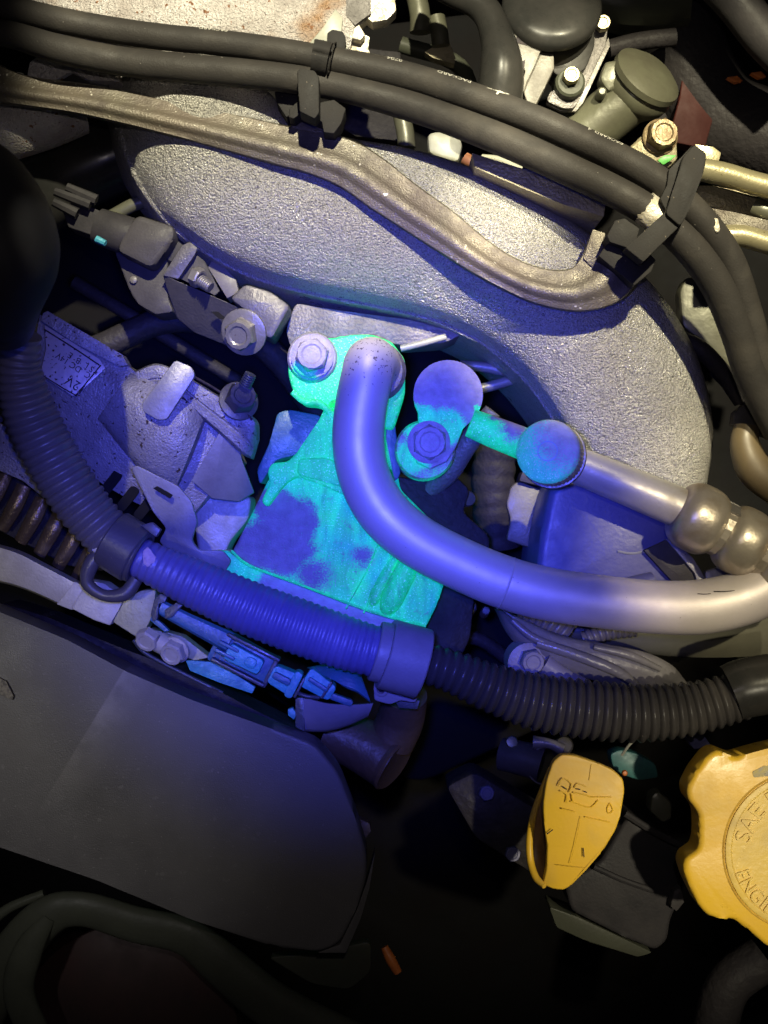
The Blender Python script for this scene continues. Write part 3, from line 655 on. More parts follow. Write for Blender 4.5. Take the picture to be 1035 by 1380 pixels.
bolt(al, (322, 540, -14), 21, 22, (0.35, 0.25, 0.85), m_brkd, 27, ph=.1, name='terminal_nut')
link('terminal_stud', tube([(330, 520, 4), (338, 504, 10)], [9, 8.5], 14, 4, rib=(3.2, .16)), m_condark, al)
link('gusset', prism([(304, 568, -34), (318, 580, -40), (326, 620, -60), (342, 664, -80), (322, 676, -84), (286, 672, -80), (258, 648, -56)], 0, 10, 3, 2), m_brk, al)
link('lower_lobe', prism([(262, 650), (300, 668), (340, 668), (336, 700), (310, 730), (296, 770), (270, 770), (262, 700)], -120, 60, 10, 8), m_brk, al)
for (x, y, a) in ((150, 650, .9), (172, 672, .9), (195, 684, .9)):
    d = 19; c, s = math.cos(a), math.sin(a)
    pts = [(x+c*d*.9-s*9*k, y-s*d*-.0-s*d+c*-9*k) for k in (-1, 1)]+[(x-c*d*.9+s*9*k, y+s*d+c*9*k) for k in (-1, 1)]
    pts = [(x+c*d+s*7, y-s*d+c*7), (x+c*d-s*7, y-s*d-c*7), (x-c*d-s*7, y+s*d-c*7), (x-c*d+s*7, y+s*d+c*7)]
    link('vent_slot', prism(pts, -64, 4, 7, 0), m_deep, al)
tag(link('bent_bracket', prism([(176, 631, -10), (184, 627, -8), (240, 655, -8), (258, 676, -14), (266, 704, -22), (258, 728, -30), (268, 742, -34), (300, 742, -34), (312, 756, -40), (298, 778, -44), (240, 754, -44), (214, 730, -44), (224, 712, -34), (206, 690, -18)], 0, 8, 5, 2.5), m_brk, at=(235, 700, -40)),
    'bent grey steel bracket with a slot between alternator and lower hose', 'bracket')
bpy.data.objects['bent_bracket']
sl = link('slot', prism([(206, 658), (212, 655), (233, 667), (229, 672)], -6.5, 2, 3, 0), m_deep, None, at=(218, 664, -7))
sl.parent = bpy.data.objects['bent_bracket']; sl.location = sl.location - bpy.data.objects['bent_bracket'].location
# stator / pulley bars
st = thing('alternator_stator', 'bronze ribbed stator drum at the lower left edge', 'stator', (60, 700, -140))
link('core', prism([(-30, 620), (40, 630), (140, 712), (140, 770), (90, 762), (-30, 700)], -130, 60, 5, 3), m_deep2, st)
for i in range(6):
    x = -6+i*25; y = 640+i*17
    link('lamination', tube([(x+14, y-2, -108), (x+2, y+24, -104), (x-16, y+56, -112)], [10, 11, 9], 10, 4, flat=.7), m_copper, st)
tag(link('front_casing', prism([(-30, 540), (6, 556), (30, 590), (50, 620), (70, 668), (60, 672), (30, 648), (-30, 622)], -70, 40, 5, 5), m_altern, at=(20, 610, -110)), 'speckled pale casing lobe at the left edge, behind the ribbed hose', 'casing')

# ================================================================== COMPRESSOR
cp = thing('compressor', 'compressor block coated in glowing green leak dye at the centre', 'compressor', (450, 700, -260))
link('body', prism([(440, 560), (400, 616), (362, 645), (330, 712), (312, 744), (336, 764), (400, 788), (500, 826), (574, 846), (590, 812), (604, 770), (600, 720), (540, 660), (520, 560)], -60, 190, 6, 11, seg=4), m_dyeA, cp)
link('upper_casting', prism([(444, 536), (430, 566), (400, 610), (388, 622), (366, 624), (360, 636), (364, 650), (352, 676), (360, 684), (384, 652), (400, 642), (430, 652), (466, 668), (500, 700), (520, 700), (520, 560), (500, 530)], -36, 70, 6, 9, seg=3), m_dyeB, cp)
link('ledge', prism([(402, 618), (440, 616), (470, 632), (470, 660), (440, 650), (400, 640)], -24, 30, 6, 8, seg=3), m_dyeB, cp)
link('cast_rib', tube([(560, 738, -58), (546, 770, -54), (528, 808, -54), (520, 824, -62)], [12, 15, 15, 9], 18, 6), m_dyeB, cp)
link('cast_rib', tube([(536, 745, -63), (508, 800, -62), (500, 816, -66)], [7, 9, 6], 14, 6), m_dyeB, cp)
link('casting_seam', stroke([(512, 728, -58), (494, 770, -58), (466, 820, -58)], 1.3), m_dyeB, cp)
link('casting_seam', stroke([(530, 742, -58), (510, 784, -58), (490, 826, -58)], 1.1), m_dyeB, cp)
link('casting_seam', stroke([(312, 742, -57), (336, 762, -57), (400, 786, -57), (500, 824, -57), (574, 844, -57)], 1.8), m_dyeB, cp)
link('lower_lip', prism([(282, 742), (306, 742), (336, 762), (402, 786), (504, 826), (560, 844), (552, 864), (520, 860), (420, 820), (330, 790), (280, 760)], -80, 60, 5, 4), m_dyeL, cp)
link('side_lug', prism([(374, 556), (390, 552), (432, 560), (440, 580), (404, 612), (372, 620), (350, 654), (346, 634), (362, 600), (368, 580)], -110, 80, 6, 6), m_con, cp)
link('flank', prism([(574, 846), (604, 772), (640, 800), (634, 860), (600, 930), (572, 900)], -110, 160, 8, 6), m_deep2, cp)
fl = thing('pipe_flange', 'dye-covered cast flange clamping the large bent pipe, upper left of the compressor', 'flange', (460, 500, -60))
link('flange_plate', prism([(389, 480), (394, 464), (408, 454), (426, 451), (446, 456), (466, 452), (500, 450), (528, 460), (546, 484), (546, 530), (530, 580), (470, 560), (440, 552), (428, 546), (408, 545), (394, 526), (388, 504)], -36, 50, 7, 5, seg=3), m_dyeF, fl)
link('raised_pad', lathe((421, 482, -34), (0, 0, 1), [(34, -10), (34, -1), (31, 3), (0, 3)], 32), m_dyeS, fl)
link('port_boss', lathe((507, 502, -40), (0, 0, 1), [(40, -20), (40, 16), (35, 22), (0, 22)], 36), m_castd, fl)
link('rim_fillet', tube([(394, 528, -32), (410, 541, -32), (430, 543, -32), (444, 556, -34)], 4.5, 10, 6), m_dyeF, fl)
bolt(fl, (421, 480, -26), 23, 17, (0, .05, 1), m_dyeS, 29, ph=.25)
# large bent pipe
pp = thing('bent_pipe', 'thick smooth aluminium pipe bending from the flange down and right across the picture', 'pipe', (560, 730, -10))
ppath = [(514, 500, -60), (506, 492, -20), (499, 490, 2), (494, 510, 10), (486, 550, 10), (483, 598, 8), (492, 645, 6), (517, 690, 4), (560, 728, 2), (620, 760, 0), (680, 785, 0), (740, 801, 0), (810, 811, 0), (880, 818, 0), (945, 818, 0), (1000, 806, 0), (1040, 786, 0), (1075, 755, -4)]
link('pipe', tube(ppath, [33, 34, 35]+[35]*4+[35.5]*3+[36]*4+[37]*4, 36, 8), m_pipe, pp, sharp=60)

bms = bmesh.new()
for a, b, rr in (((962, 797), (990, 796), .8), ((975, 804), (1020, 800), .6), ((1000, 812), (1014, 808), .7), ((905, 806), (930, 806), .4), ((940, 800), (958, 800), .5), ((575, 690), (598, 705), .6), ((535, 700), (556, 716), .35)):
    q = 33 if a[0] > 900 else 31
    tube([(a[0], a[1], q-1), ((a[0]+b[0])/2, (a[1]+b[1])/2+.6, q-.6), (b[0], b[1], q-1)], rr, 6, 3, bm=bms)
link('scratch', bms, m_ink, pp)
link('bend_crease', lathe((682, 786, 0), (0.92, -.32, 0), [(36.1, -1.6), (36.9, 0), (36.1, 1.6)], 40), m_pipe, pp)
# second flange
f2 = thing('port_plug', 'lollipop-shaped cap plate held by one bolt, right of the bent pipe', 'flange', (590, 570, -20))
import itertools
cx, cy, R = 604, 532, 47
a0, a1 = math.radians(118), math.radians(-215+118-30)
arc = [(cx+R*math.cos(t), cy+R*math.sin(t)) for t in [math.radians(a) for a in range(-210, 46, 12)]]
plate = arc + [(624, 578), (614, 604), (602, 622), (580, 632), (562, 624), (556, 600), (564, 580)]
link('cap_plate', prism(plate, 0, 14, 2, 3.5, seg=3), m_dyeT, f2, sharp=30)
link('boss', lathe((573, 606, -12), (0, 0, 1), [(41, -90), (41, -14), (38, -8), (0, -8)], 36), m_dyeT, f2)
link('neck', lathe((604, 534, -10), (0, 0, 1), [(38, -80), (38, -4), (0, -4)], 30), m_castd, f2)
bolt(f2, (578, 596, 4), 24, 18, (0.05, -0.05, 1), m_dyeS, 29, ph=.55)
tag(link('support_web', tube([(664, 554, -40), (650, 572, -45), (626, 602, -60), (604, 636, -80), (580, 660, -100)], [12, 14, 16, 16, 12], 14, 6), m_castd, at=(630, 600, -60)), 'dull cast web running behind the lollipop-shaped cap plate', 'casting')
tag(link('dark_casting', prism([(524, 640), (560, 646), (606, 634), (634, 660), (624, 690), (660, 722), (660, 744), (640, 760), (560, 740), (530, 690)], -90, 80, 8, 5), m_deep2, at=(590, 690, -170)), 'dark brown casting just above the bend of the large pipe', 'casting')
tag(link('side_plate', prism([(516, 560), (532, 566), (540, 640), (524, 660), (512, 620)], -60, 80, 5, 3), m_con, at=(524, 610, -140)), 'narrow dark blue plate between bent pipe and bolted boss', 'plate')

# ================================================================== SERVICE PIPE, CAP, FERRULES
sp = thing('service_pipe', 'narrow aluminium pipe with crimped bulbous ferrules leading to the right edge', 'pipe', (850, 650, 0))
link('dyed_stub', tube([(634, 570, 14), (664, 582, 14), (705, 598, 14), (745, 614, 14)], [19, 21, 22, 22], 26, 6), m_dyeP, sp, sharp=60, label='stub smeared with green dye')
link('pipe', tube([(745, 614, 12), (790, 632, 10), (850, 657, 8), (905, 680, 6), (940, 694, 6)], [24, 25, 26, 27, 27], 30, 6), M('pipe_aluminium_stained', (0.52, 0.49, 0.43), (0.42, 0.39, 0.33), 60, 0.42, 0.4, bump=((150, 0.0004), (900, 0.00005)), spk=[((0.10, 0.07, 0.05), 420, 0.75)], grime=((0.33, 0.27, 0.17), 60, 0.58, 0.78)), sp, sharp=60)
ax = (P(1050, 752, 4)-P(912, 682, 6)).normalized()
def ferr(c, L, R, name):
    n = 14; prof = [(R*0.55, -L/2-1)]
    for k in range(n+1):
        t = k/n; e = (2*t-1)
        prof.append((R*(0.74+0.26*(1-abs(e)**3.2)), -L/2+L*t))
    prof.append((R*0.55, L/2+1))
    return link(name, lathe((c[0], c[1], 6), ax, prof, 44), m_ferr, sp, sharp=50)
ferr((941, 699), 62, 47, 'ferrule_bulb')
ferr((999, 729), 56, 47, 'ferrule_bulb')
ferr((1062, 762), 70, 50, 'ferrule_bulb')
def crimp(c, R, name='crimp_band'):
    bm = bmesh.new(); x, y, a = basis(ax); o = P(c[0], c[1], 6)
    b = link(name, lathe((c[0], c[1], 6), ax, [(R-6, -13), (R, -13), (R, 13), (R-6, 13)], 16), m_ferr, sp, sharp=15)
    return b
crimp((972, 714), 37); crimp((1030, 744), 38)
for c, ts in (((972, 714), (0.4, 1.3, 2.2)), ((1030, 744), (0.5, 1.4, 2.3))):
    for t in ts:
        x, y, a = basis(ax); o = P(c[0], c[1], 6)
        bm = bmesh.new(); s = K
        q = [o+(x*math.cos(t+dt)+y*math.sin(t+dt))*(39.5)*s+a*z*s for z, dt in ((-8, -.28), (8, -.28), (8, .28), (-8, .28))]
        q2 = [o+(x*math.cos(t+dt)+y*math.sin(t+dt))*(30)*s+a*z*s for z, dt in ((-8, -.28), (8, -.28), (8, .28), (-8, .28))]
        v1 = [bm.verts.new(p) for p in q]; v2 = [bm.verts.new(p) for p in q2]
        bm.faces.new(v1)
        for k in range(4): bm.faces.new((v1[k], v1[(k+1) % 4], v2[(k+1) % 4], v2[k]))
        link('crimp_dent', bm, m_sil, sp)
sc = bpy.data.objects.new('service_cap', None); C.objects.link(sc); sc.parent = sp; sc.location = P(742, 610, 20)-sp.location; sc.empty_display_size = 0.01
sc['label'] = 'pale blue round cap with knurled rim'
cax = V((-0.30, 0.10, 0.95)).normalized()
link('cap_top', lathe((738, 608, 62), cax, [(43.5, -8), (43.5, -2), (41.5, 1.5), (38, 3), (20, 3.4), (0, 3.4)], 60), m_capglow, sc, sharp=50)
link('knurled_skirt', lathe((738, 608, 62), cax, [(42, -40), (44, -38), (44.2, -9), (42, -7.6)], 96, tooth=(44, -1.6)), m_capside, sc, sharp=20)
link('retaining_ring', lathe((738, 608, 62), cax, [(38, -48), (45.5, -47), (46.5, -44), (45.5, -41), (38, -40)], 48), m_sil, sc)
link('port_stem', lathe((738, 608, 62), cax, [(26, -90), (26, -44), (0, -44)], 24), m_pipe, sc)
link('moulded_ring', lathe((738, 608, 65.6), cax, [(14, 0), (14, .5), (12.5, .5), (12.5, 0)], 40), m_capblue, sc)

# ================================================================== PARTS RIGHT OF CENTRE
tk = thing('blue_lit_reservoir', 'smooth plastic reservoir under the narrow pipe, right of centre', 'reservoir', (800, 730, -200))
link('tank', prism([(744, 650), (775, 646), (905, 690), (930, 740), (900, 810), (726, 810), (722, 780), (728, 720)], -58, 200, 16, 14, seg=4), m_tank, tk, sharp=60)
link('painted_glint', stroke([(832, 743, -57), (850, 746, -57), (872, 743, -57)], 1.8), m_white, tk)  # glint on the tank put in as a white line
s2 = thing('strap_bracket', 'dark angled steel strap crossing the reservoir beside the first ferrule', 'bracket', (900, 745, -110))
link('strap', prism([(868, 742), (898, 728), (918, 746), (938, 768), (950, 800), (914, 792)], -46, 10, 3, 2), m_dgrey, s2)
link('strap', prism([(898, 727), (907, 727), (934, 752), (950, 778), (956, 812), (948, 812), (936, 772)], -40, 22, 3, 2), m_brk, s2)
link('strap_foot', prism([(950, 770), (985, 760), (1020, 790), (1000, 815), (955, 812)], -50, 12, 5, 3), m_brk, s2)
tag(link('rounded_stub', tube([(820, 798, -52), (850, 792, -48), (880, 782, -52)], [12, 15, 12], 16, 5), m_tank, at=(850, 792, -80)), 'short rounded stub just above the large pipe, below the reservoir', 'pipe')
tag(link('gearbox_casing', dome([((760, 836, -140), (740, 866, -150)), ((830, 836, -130), (830, 874, -150)), ((900, 826, -130), (900, 884, -150)), ((980, 810, -130), (980, 886, -150)), ((1080, 780, -130), (1080, 880, -150))], 20, 6, 8, .7, 60), M('olive_grey_cover', (0.17, 0.165, 0.12), (0.12, 0.115, 0.085), 40, .45, 0, bump=((200, .0004),)), at=(920, 850, -150)), 'olive grey casing beneath the right end of the large pipe', 'casing')
tag(link('grey_bracket_block', prism([(688, 656), (700, 648), (730, 660), (734, 690), (724, 742), (682, 728), (688, 700), (682, 680)], -190, 50, 5, 5), m_lgrey, at=(708, 700, -240)), 'pale grey block in the gap left of the reservoir', 'bracket')
tag(link('grey_bracket_block', prism([(704, 636), (728, 640), (732, 656), (700, 648)], -180, 50, 3, 3), m_dgrey, at=(716, 646, -230)), 'small dark grey block above the pale one, left of the reservoir', 'bracket')
tag(link('dark_duct', tube([(670, 590, -220), (664, 660, -220), (672, 740, -230)], 30, 18, 6, rib=(20, .06)), m_deep2, at=(668, 660, -220)), 'dark vertical duct in the gap above the large pipe', 'duct')
tag(link('drain_plug', lathe((632, 672, -110), (0.3, 0, 1), [(0, 0), (9, 0), (11, -3), (10, -30)], 16), m_olive, at=(632, 672, -110)), 'small yellowish round plug in the dark above the large pipe', 'plug')
rods = thing('coolant_rod', 'upper of two thin rods seen through the gap under the runner', 'rod', (680, 500, -160), 'two thin rods beneath the intake runner')
link('rod', tube([(620, 492, -160), (660, 496, -160), (720, 512, -165)], 7, 12, 4), m_brk, rods)
rods = thing('coolant_rod', 'lower of two thin rods seen through the gap under the runner', 'rod', (680, 516, -160), 'two thin rods beneath the intake runner')
link('rod', tube([(640, 526, -160), (670, 518, -160), (730, 500, -165)], 7, 12, 4), m_brk, rods)
tag(link('pale_rod', tube([(540, 470, -80), (565, 464, -80), (600, 454, -90)], 4.5, 10, 4), m_white, at=(565, 464, -80)), 'short pale rod right of the flange under the runner', 'rod')
for i, (x, y, r) in enumerate(((633, 818, 10), (655, 823, 6))):
    tag(link('plug_head', lathe((x, y, -180), (0, 0.2, 1), [(0, 2), (r*.8, 2), (r, -1), (r, -40)], 18), m_lgrey, at=(x, y, -180)),
        ('larger' if i == 0 else 'smaller')+' round grey plug head in the dark below the large pipe', 'plug', 'round plug heads below the large pipe')

# ================================================================== CORRUGATED HOSES
h1 = tag(link('ribbed_hose', tube([(30, 452, 60), (26, 500, 40), (42, 560, 20), (74, 624, 8), (112, 682, 0), (152, 728, -6), (170, 748, -8)], [26, 31, 37, 38, 37, 34, 32], 28, 8, rib=(11.5, .085)), m_loom, at=(74, 624, 8), sharp=60), 'grey corrugated hose descending from the boot at the left edge', 'hose', 'corrugated hose sections')
h2 = tag(link('ribbed_hose', tube([(172, 744, 0), (206, 760, 2), (268, 789, 4), (340, 821, 4), (420, 851, 4), (480, 871, 2), (530, 884, 0)], [26, 29, 34, 37, 38, 36, 33], 30, 8, rib=(10.2, .055)), m_loomb, at=(340, 821, 4), sharp=60), 'corrugated hose section between the two clamps, below the compressor', 'hose', 'corrugated hose sections')
h3_ = tag(link('ribbed_hose', tube([(572, 893, -6), (610, 905, -8), (660, 926, -10), (720, 945, -10), (790, 956, -8), (860, 961, -6), (930, 955, -4), (990, 940, 0), (1010, 934, 0)], [28, 30, 34, 39, 41, 40, 37, 34, 32], 30, 8, rib=(12.5, .13)), m_loomdk, at=(790, 956, -8), sharp=60), 'dark corrugated hose running to the right edge under the large pipe', 'hose', 'corrugated hose sections')
tag(link('hose_sleeve', tube([(985, 934, 6), (1010, 926, 8), (1080, 915, 10)], [38, 40, 40], 28, 4), m_blackg, at=(1010, 926, 8)), 'glossy black sleeve over the hose end at the right edge', 'sleeve')
bm = bmesh.new()
pts = [(200+9*math.cos(t)*random.uniform(.75, 1.2), 751+12*math.sin(t)*random.uniform(.75, 1.2), 31) for t in [2*PI*k/11 for k in range(11)]]
link('tape_remnant', prism(pts, 31, 3, 0, .8), M('pinkish_residue', (0.50, 0.36, 0.38), (0.34, 0.24, 0.3), 500, .7, bump=((500, .0004),)), h2)
# clamp A
ca = thing('hose_clamp', 'dark ring clamp with a lug where the two left hose sections meet', 'clamp', (170, 745, 0), 'clamps on the corrugated hose')
def cband(path, r, wid, th, mat, parent, name, sx=1):
    c0, c1 = path; a = (P(*c1)-P(*c0)).normalized()
    return link(name, lathe(c0, a, [(r-th, -wid), (r-1.5, -wid), (r, -wid+2), (r, wid-2), (r-1.5, wid), (r-th, wid), (r-th, -wid)], 44), mat, parent, sharp=35)
m_clampd = M('dark_clamp_plastic', (0.075, 0.068, 0.072), (0.055, 0.05, 0.052), 60, 0.42, 0, bump=((800, 0.0001),), spk=[((0.4, 0.3, 0.25), 500, .76)])
cband(((168, 737, 0), (192, 752, 2)), 41, 22, 9, m_clampd, ca, 'ring')
cband(((184, 748, 0), (208, 760, 2)), 38, 7, 8, m_clampd, ca, 'ring_lip')
lug = tube([(138, 742, 10), (122, 762, 10), (118, 786, 8), (140, 802, 6), (168, 800, 6), (184, 780, 4)], [10, 11, 9, 8, 10, 9], 12, 8)
link('lug', lug, m_clampd, ca)
link('tooth', prism([(190, 708), (204, 704), (216, 714), (210, 724)], 20, 14, 2, 2), m_clampd, ca)
link('worn_spot', lathe((129, 740, 17), (-.3, 0, 1), [(0, 4), (4, 3), (5, 0)], 9), m_flake, ca)
# clamp B
cb = thing('hose_clamp', 'pale bluish band clamp with bolt ear under the compressor corner', 'clamp', (548, 890, 0), 'clamps on the corrugated hose')
cband(((545, 888, 0), (580, 898, -4)), 48, 27, 8, m_clamp, cb, 'band')
cband(((514, 879, 0), (540, 886, -2)), 41, 9, 8, m_clamp, cb, 'inner_ring')
link('ear', prism([(504, 912), (514, 906), (528, 912), (556, 918), (568, 930), (560, 948), (540, 944), (526, 950), (504, 944)], -20, 26, 5, 4), m_clamp, cb)
link('ear_ring', lathe((514, 928, -14), (-.2, -.2, 1), [(9, -3), (10, 4), (6, 4), (5, -3)], 18), m_clamp, cb)
link('ear_hole', lathe((514, 928, -14), (-.2, -.2, 1), [(5.4, 0), (0, 0)], 14), m_ink, cb)
link('clip_tooth', prism([(532, 944), (566, 944), (562, 956), (538, 954)], -40, 20, 2, 2), m_condark, cb)

# ================================================================== LOWER-LEFT SUPPORT + CONNECTORS
sa = thing('cast_bracket', 'pale beige cast arm running in from the left edge above the black cover', 'bracket', (80, 790, -60))
link('arm', loft([((-30, 728, -50), (-30, 778, -60)), ((20, 742, -50), (20, 790, -60)), ((60, 762, -50), (52, 802, -60)), ((106, 786, -50), (78, 814, -60))], [(0, 0, -12), (.05, 0, -2), (.2, 0, 0), (.8, 0, 0), (.95, 0, -2), (1, 0, -14)], 6, 20), m_beige, sa, sharp=40)
link('arm_step', prism([(84, 806), (100, 784), (122, 792), (112, 820), (96, 822), (76, 814)], -44, 24, 3, 3), m_beige, sa)
ar = thing('adjuster_block', 'beige block under the dark hose clamp', 'bracket', (150, 815, -60))
link('block', prism([(118, 782), (140, 786), (168, 806), (160, 822), (148, 843), (128, 836), (96, 820)], -40, 40, 4, 4), m_beige, ar)
link('block', prism([(168, 808), (190, 796), (210, 794), (206, 830), (196, 848), (186, 860), (152, 838)], -44, 40, 4, 4), m_byel, ar)
link('block', prism([(200, 848), (224, 852), (246, 858), (282, 886), (262, 890), (230, 878)], -60, 30, 4, 4), m_byel, ar)
bolt(ar, (202, 858, -40), 17, 14, (-.3, -.5, .8), m_beige, None, ph=.3, name='nut')
bolt(ar, (236, 876, -40), 18, 14, (-.3, -.4, .8), m_beige, 20, ph=.6, name='nut')
link('spacer', tube([(214, 864, -44), (232, 874, -44)], [15, 15], 14, 3), m_beige, ar)
tag(link('thin_blade', prism([(250, 890), (284, 892), (300, 898), (344, 926), (340, 935), (296, 920), (256, 904)], -46, 8, 3, 2), m_conlight, at=(296, 910, -50)), 'thin pale blue blade sticking out under the connector', 'bracket')  # thin blade of unknown use
k1 = thing('cable_retainer', 'blue lit cable retainer with hooked end beneath the middle hose', 'clip', (250, 835, -40))
link('arm', tube([(216, 818, -24), (250, 836, -26), (286, 854, -28), (310, 866, -28)], [10, 11, 13, 14], 8, 5, flat=.6), m_con, k1, sharp=30)
link('hook', prism([(203, 828), (208, 808), (216, 800), (226, 803), (222, 812), (214, 814), (212, 834), (206, 838)], -14, 16, 2, 2), m_condark, k1)
link('hook', prism([(222, 822), (238, 812), (246, 816), (240, 822), (232, 832), (222, 834)], -14, 14, 2, 2), m_condark, k1)
link('hook', prism([(204, 830), (218, 840), (228, 850), (222, 852), (202, 836)], -18, 10, 2, 2), m_con, k1)
def obox(cx, cy, L, W, h, th, ang=27, taper=1.0, bev=2.0, r=3, bm=None, dx=0, dy=0):
    """box lying along the connector line; dx, dy are offsets along and across it"""
    a = math.radians(ang); c, s_ = math.cos(a), math.sin(a); pts = []
    for u, v in ((-L/2, -W/2), (L/2, -W/2*taper), (L/2, W/2*taper), (-L/2, W/2)):
        u += dx; v += dy; pts.append((cx+u*c-v*s_, cy+u*s_+v*c))
    return prism(pts, h, th, r*2 if r < 5 else r, bev, bm=bm)
k2 = thing('wiring_connector', 'blue lit connector housing with pale locking block below the middle hose', 'connector', (325, 890, -40), 'connectors below the middle hose')
Q = (325, 887)
link('housing', obox(*Q, 84, 46, -34, 34, taper=.86, bev=3), m_con, k2)
link('lock_block', obox(*Q, 52, 24, -14, 20, dx=4, taper=.9, bev=3), m_conlight, k2)
link('lock_tab', obox(*Q, 16, 14, -9, 8, dx=14, bev=2), m_conlight, k2)
link('lock_arm', obox(*Q, 30, 5, -12, 8, dx=-22, dy=6), m_con, k2)
link('lock_arm', obox(*Q, 30, 5, -12, 8, dx=-22, dy=-6), m_con, k2)
link('rail', obox(*Q, 80, 5, -18, 20, dy=20, dx=4), m_condark, k2)
link('rail', obox(*Q, 80, 5, -18, 20, dy=-20, dx=8), m_condark, k2)
link('collar', obox(*Q, 6, 44, -26, 30, dx=44), m_condark, k2)
bms = bmesh.new()
for q_ in (-34, -26, -18): obox(*Q, 2, 34, -33, 2, dx=q_, bev=0, r=0, bm=bms)
link('moulded_line', bms, m_condark, k2)
k3 = thing('wiring_connector', 'second connector plug, stepped and tapering toward the rubber hood', 'connector', (385, 915, -40), 'connectors below the middle hose')
Q = (381, 916)
link('plug', obox(*Q, 36, 26, -24, 28, taper=1.25, bev=3), m_conlight, k3)
link('plug_collar', obox(*Q, 12, 38, -18, 30, dx=16, bev=2.5), m_conlight, k3)
link('latch', obox(*Q, 26, 9, -14, 10, dx=-2, bev=1.5), m_con, k3)
link('seal', obox(*Q, 4, 30, -20, 26, dx=25), m_condark, k3)
k4 = thing('wiring_connector', 'third connector plug half inside the rubber hood', 'connector', (430, 925, -40), 'connectors below the middle hose')
Q = (430, 924)
link('plug', obox(*Q, 44, 30, -22, 30, ang=33, taper=.72, bev=3), m_conlight, k4)
link('plug_rib', obox(*Q, 30, 6, -17, 8, ang=33, dx=-2), m_con, k4)
link('seal', obox(*Q, 4, 28, -18, 20, ang=33, dx=12, taper=.9), m_condark, k4)
link('pin', obox(*Q, 34, 9, -28, 10, ang=20, dx=34, dy=8), m_con, k4)
hd = thing('rubber_hood', 'blue lit triangular rubber hood at the end of the connectors', 'hood', (450, 945, -60))
link('hood_top', loft([((414, 900, -46), (456, 920, -20)), ((440, 896, -38), (464, 926, -22)), ((470, 900, -34), (482, 934, -26)), ((487, 912, -36), (500, 948, -34))], [(0, 0, -8), (.1, 0, 0), (.5, 0, 4), (.9, 0, 2), (1, 0, -2)], 6, 6), m_con, hd, sharp=50)
link('hood_side', loft([((410, 940, -36), (408, 986, -60)), ((440, 948, -32), (440, 986, -58)), ((472, 950, -32), (470, 978, -52)), ((503, 948, -36), (496, 966, -50))], [(0, 0, 0), (.2, 0, 2), (.6, 0, 2), (.9, 0, -2), (1, 0, -8)], 6, 6), m_clamp, hd, sharp=50)
link('hood_inner', prism([(398, 942), (410, 938), (410, 986), (398, 980)], -48, 20, 3, 2), m_condark, hd)
tag(link('retaining_tab', prism([(388, 956), (394, 954), (400, 962), (396, 970), (388, 964)], -50, 10, 2, 2), m_conlight, at=(394, 962, -50)), 'tiny blue tab beside the rubber hood', 'tab')

# brown elbow
be = thing('brown_elbow', 'dull brown rubber elbow with round end below the bluish clamp', 'pipe', (520, 1010, -140))
link('elbow', tube([(546, 935, -100), (540, 968, -130), (526, 1000, -140)], [30, 32, 32], 24, 6), m_dbrown, be)
link('branch', tube([(440, 984, -150), (480, 1000, -145), (528, 1030, -130)], [34, 36, 37], 28, 6), m_dbrown, be)
link('end_rim', lathe((530, 1031, -128), (.8, -.5, .45), [(33, -6), (38, -6), (39, 0), (36, 3), (30, 2), (0, 2)], 32), m_dbrown, be)

# ================================================================== BLACK COVER
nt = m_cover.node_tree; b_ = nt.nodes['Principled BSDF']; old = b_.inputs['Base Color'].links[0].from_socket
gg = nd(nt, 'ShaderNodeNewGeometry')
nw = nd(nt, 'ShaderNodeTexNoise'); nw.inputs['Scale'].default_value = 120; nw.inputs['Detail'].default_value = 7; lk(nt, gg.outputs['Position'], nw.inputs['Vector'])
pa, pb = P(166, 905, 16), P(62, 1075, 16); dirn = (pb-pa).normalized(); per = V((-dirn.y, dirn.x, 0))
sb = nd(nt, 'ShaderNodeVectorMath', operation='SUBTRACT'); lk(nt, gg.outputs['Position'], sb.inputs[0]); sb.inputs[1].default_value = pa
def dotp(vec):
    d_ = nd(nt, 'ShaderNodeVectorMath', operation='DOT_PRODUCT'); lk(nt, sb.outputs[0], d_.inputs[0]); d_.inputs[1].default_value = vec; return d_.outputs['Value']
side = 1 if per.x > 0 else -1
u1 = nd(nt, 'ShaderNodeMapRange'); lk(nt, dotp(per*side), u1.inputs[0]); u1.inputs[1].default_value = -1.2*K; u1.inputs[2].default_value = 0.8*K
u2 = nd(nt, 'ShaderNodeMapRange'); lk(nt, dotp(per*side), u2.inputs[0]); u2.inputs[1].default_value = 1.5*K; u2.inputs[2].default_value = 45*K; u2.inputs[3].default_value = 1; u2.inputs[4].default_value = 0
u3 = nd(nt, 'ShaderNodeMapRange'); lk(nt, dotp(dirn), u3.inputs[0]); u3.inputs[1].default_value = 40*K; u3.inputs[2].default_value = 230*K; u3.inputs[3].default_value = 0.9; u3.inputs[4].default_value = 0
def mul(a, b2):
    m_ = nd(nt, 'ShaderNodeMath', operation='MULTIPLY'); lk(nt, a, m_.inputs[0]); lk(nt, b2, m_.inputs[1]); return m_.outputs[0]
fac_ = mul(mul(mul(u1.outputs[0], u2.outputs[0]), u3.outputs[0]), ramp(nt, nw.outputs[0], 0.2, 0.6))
lk(nt, mix_rgb(nt, fac_, old, (0.19, 0.18, 0.17)), b_.inputs['Base Color'])  # lit line of the cover's crease painted into the colour
cv = thing('engine_cover', 'large matt black moulded cover filling the lower left', 'cover', (230, 1080, -60))
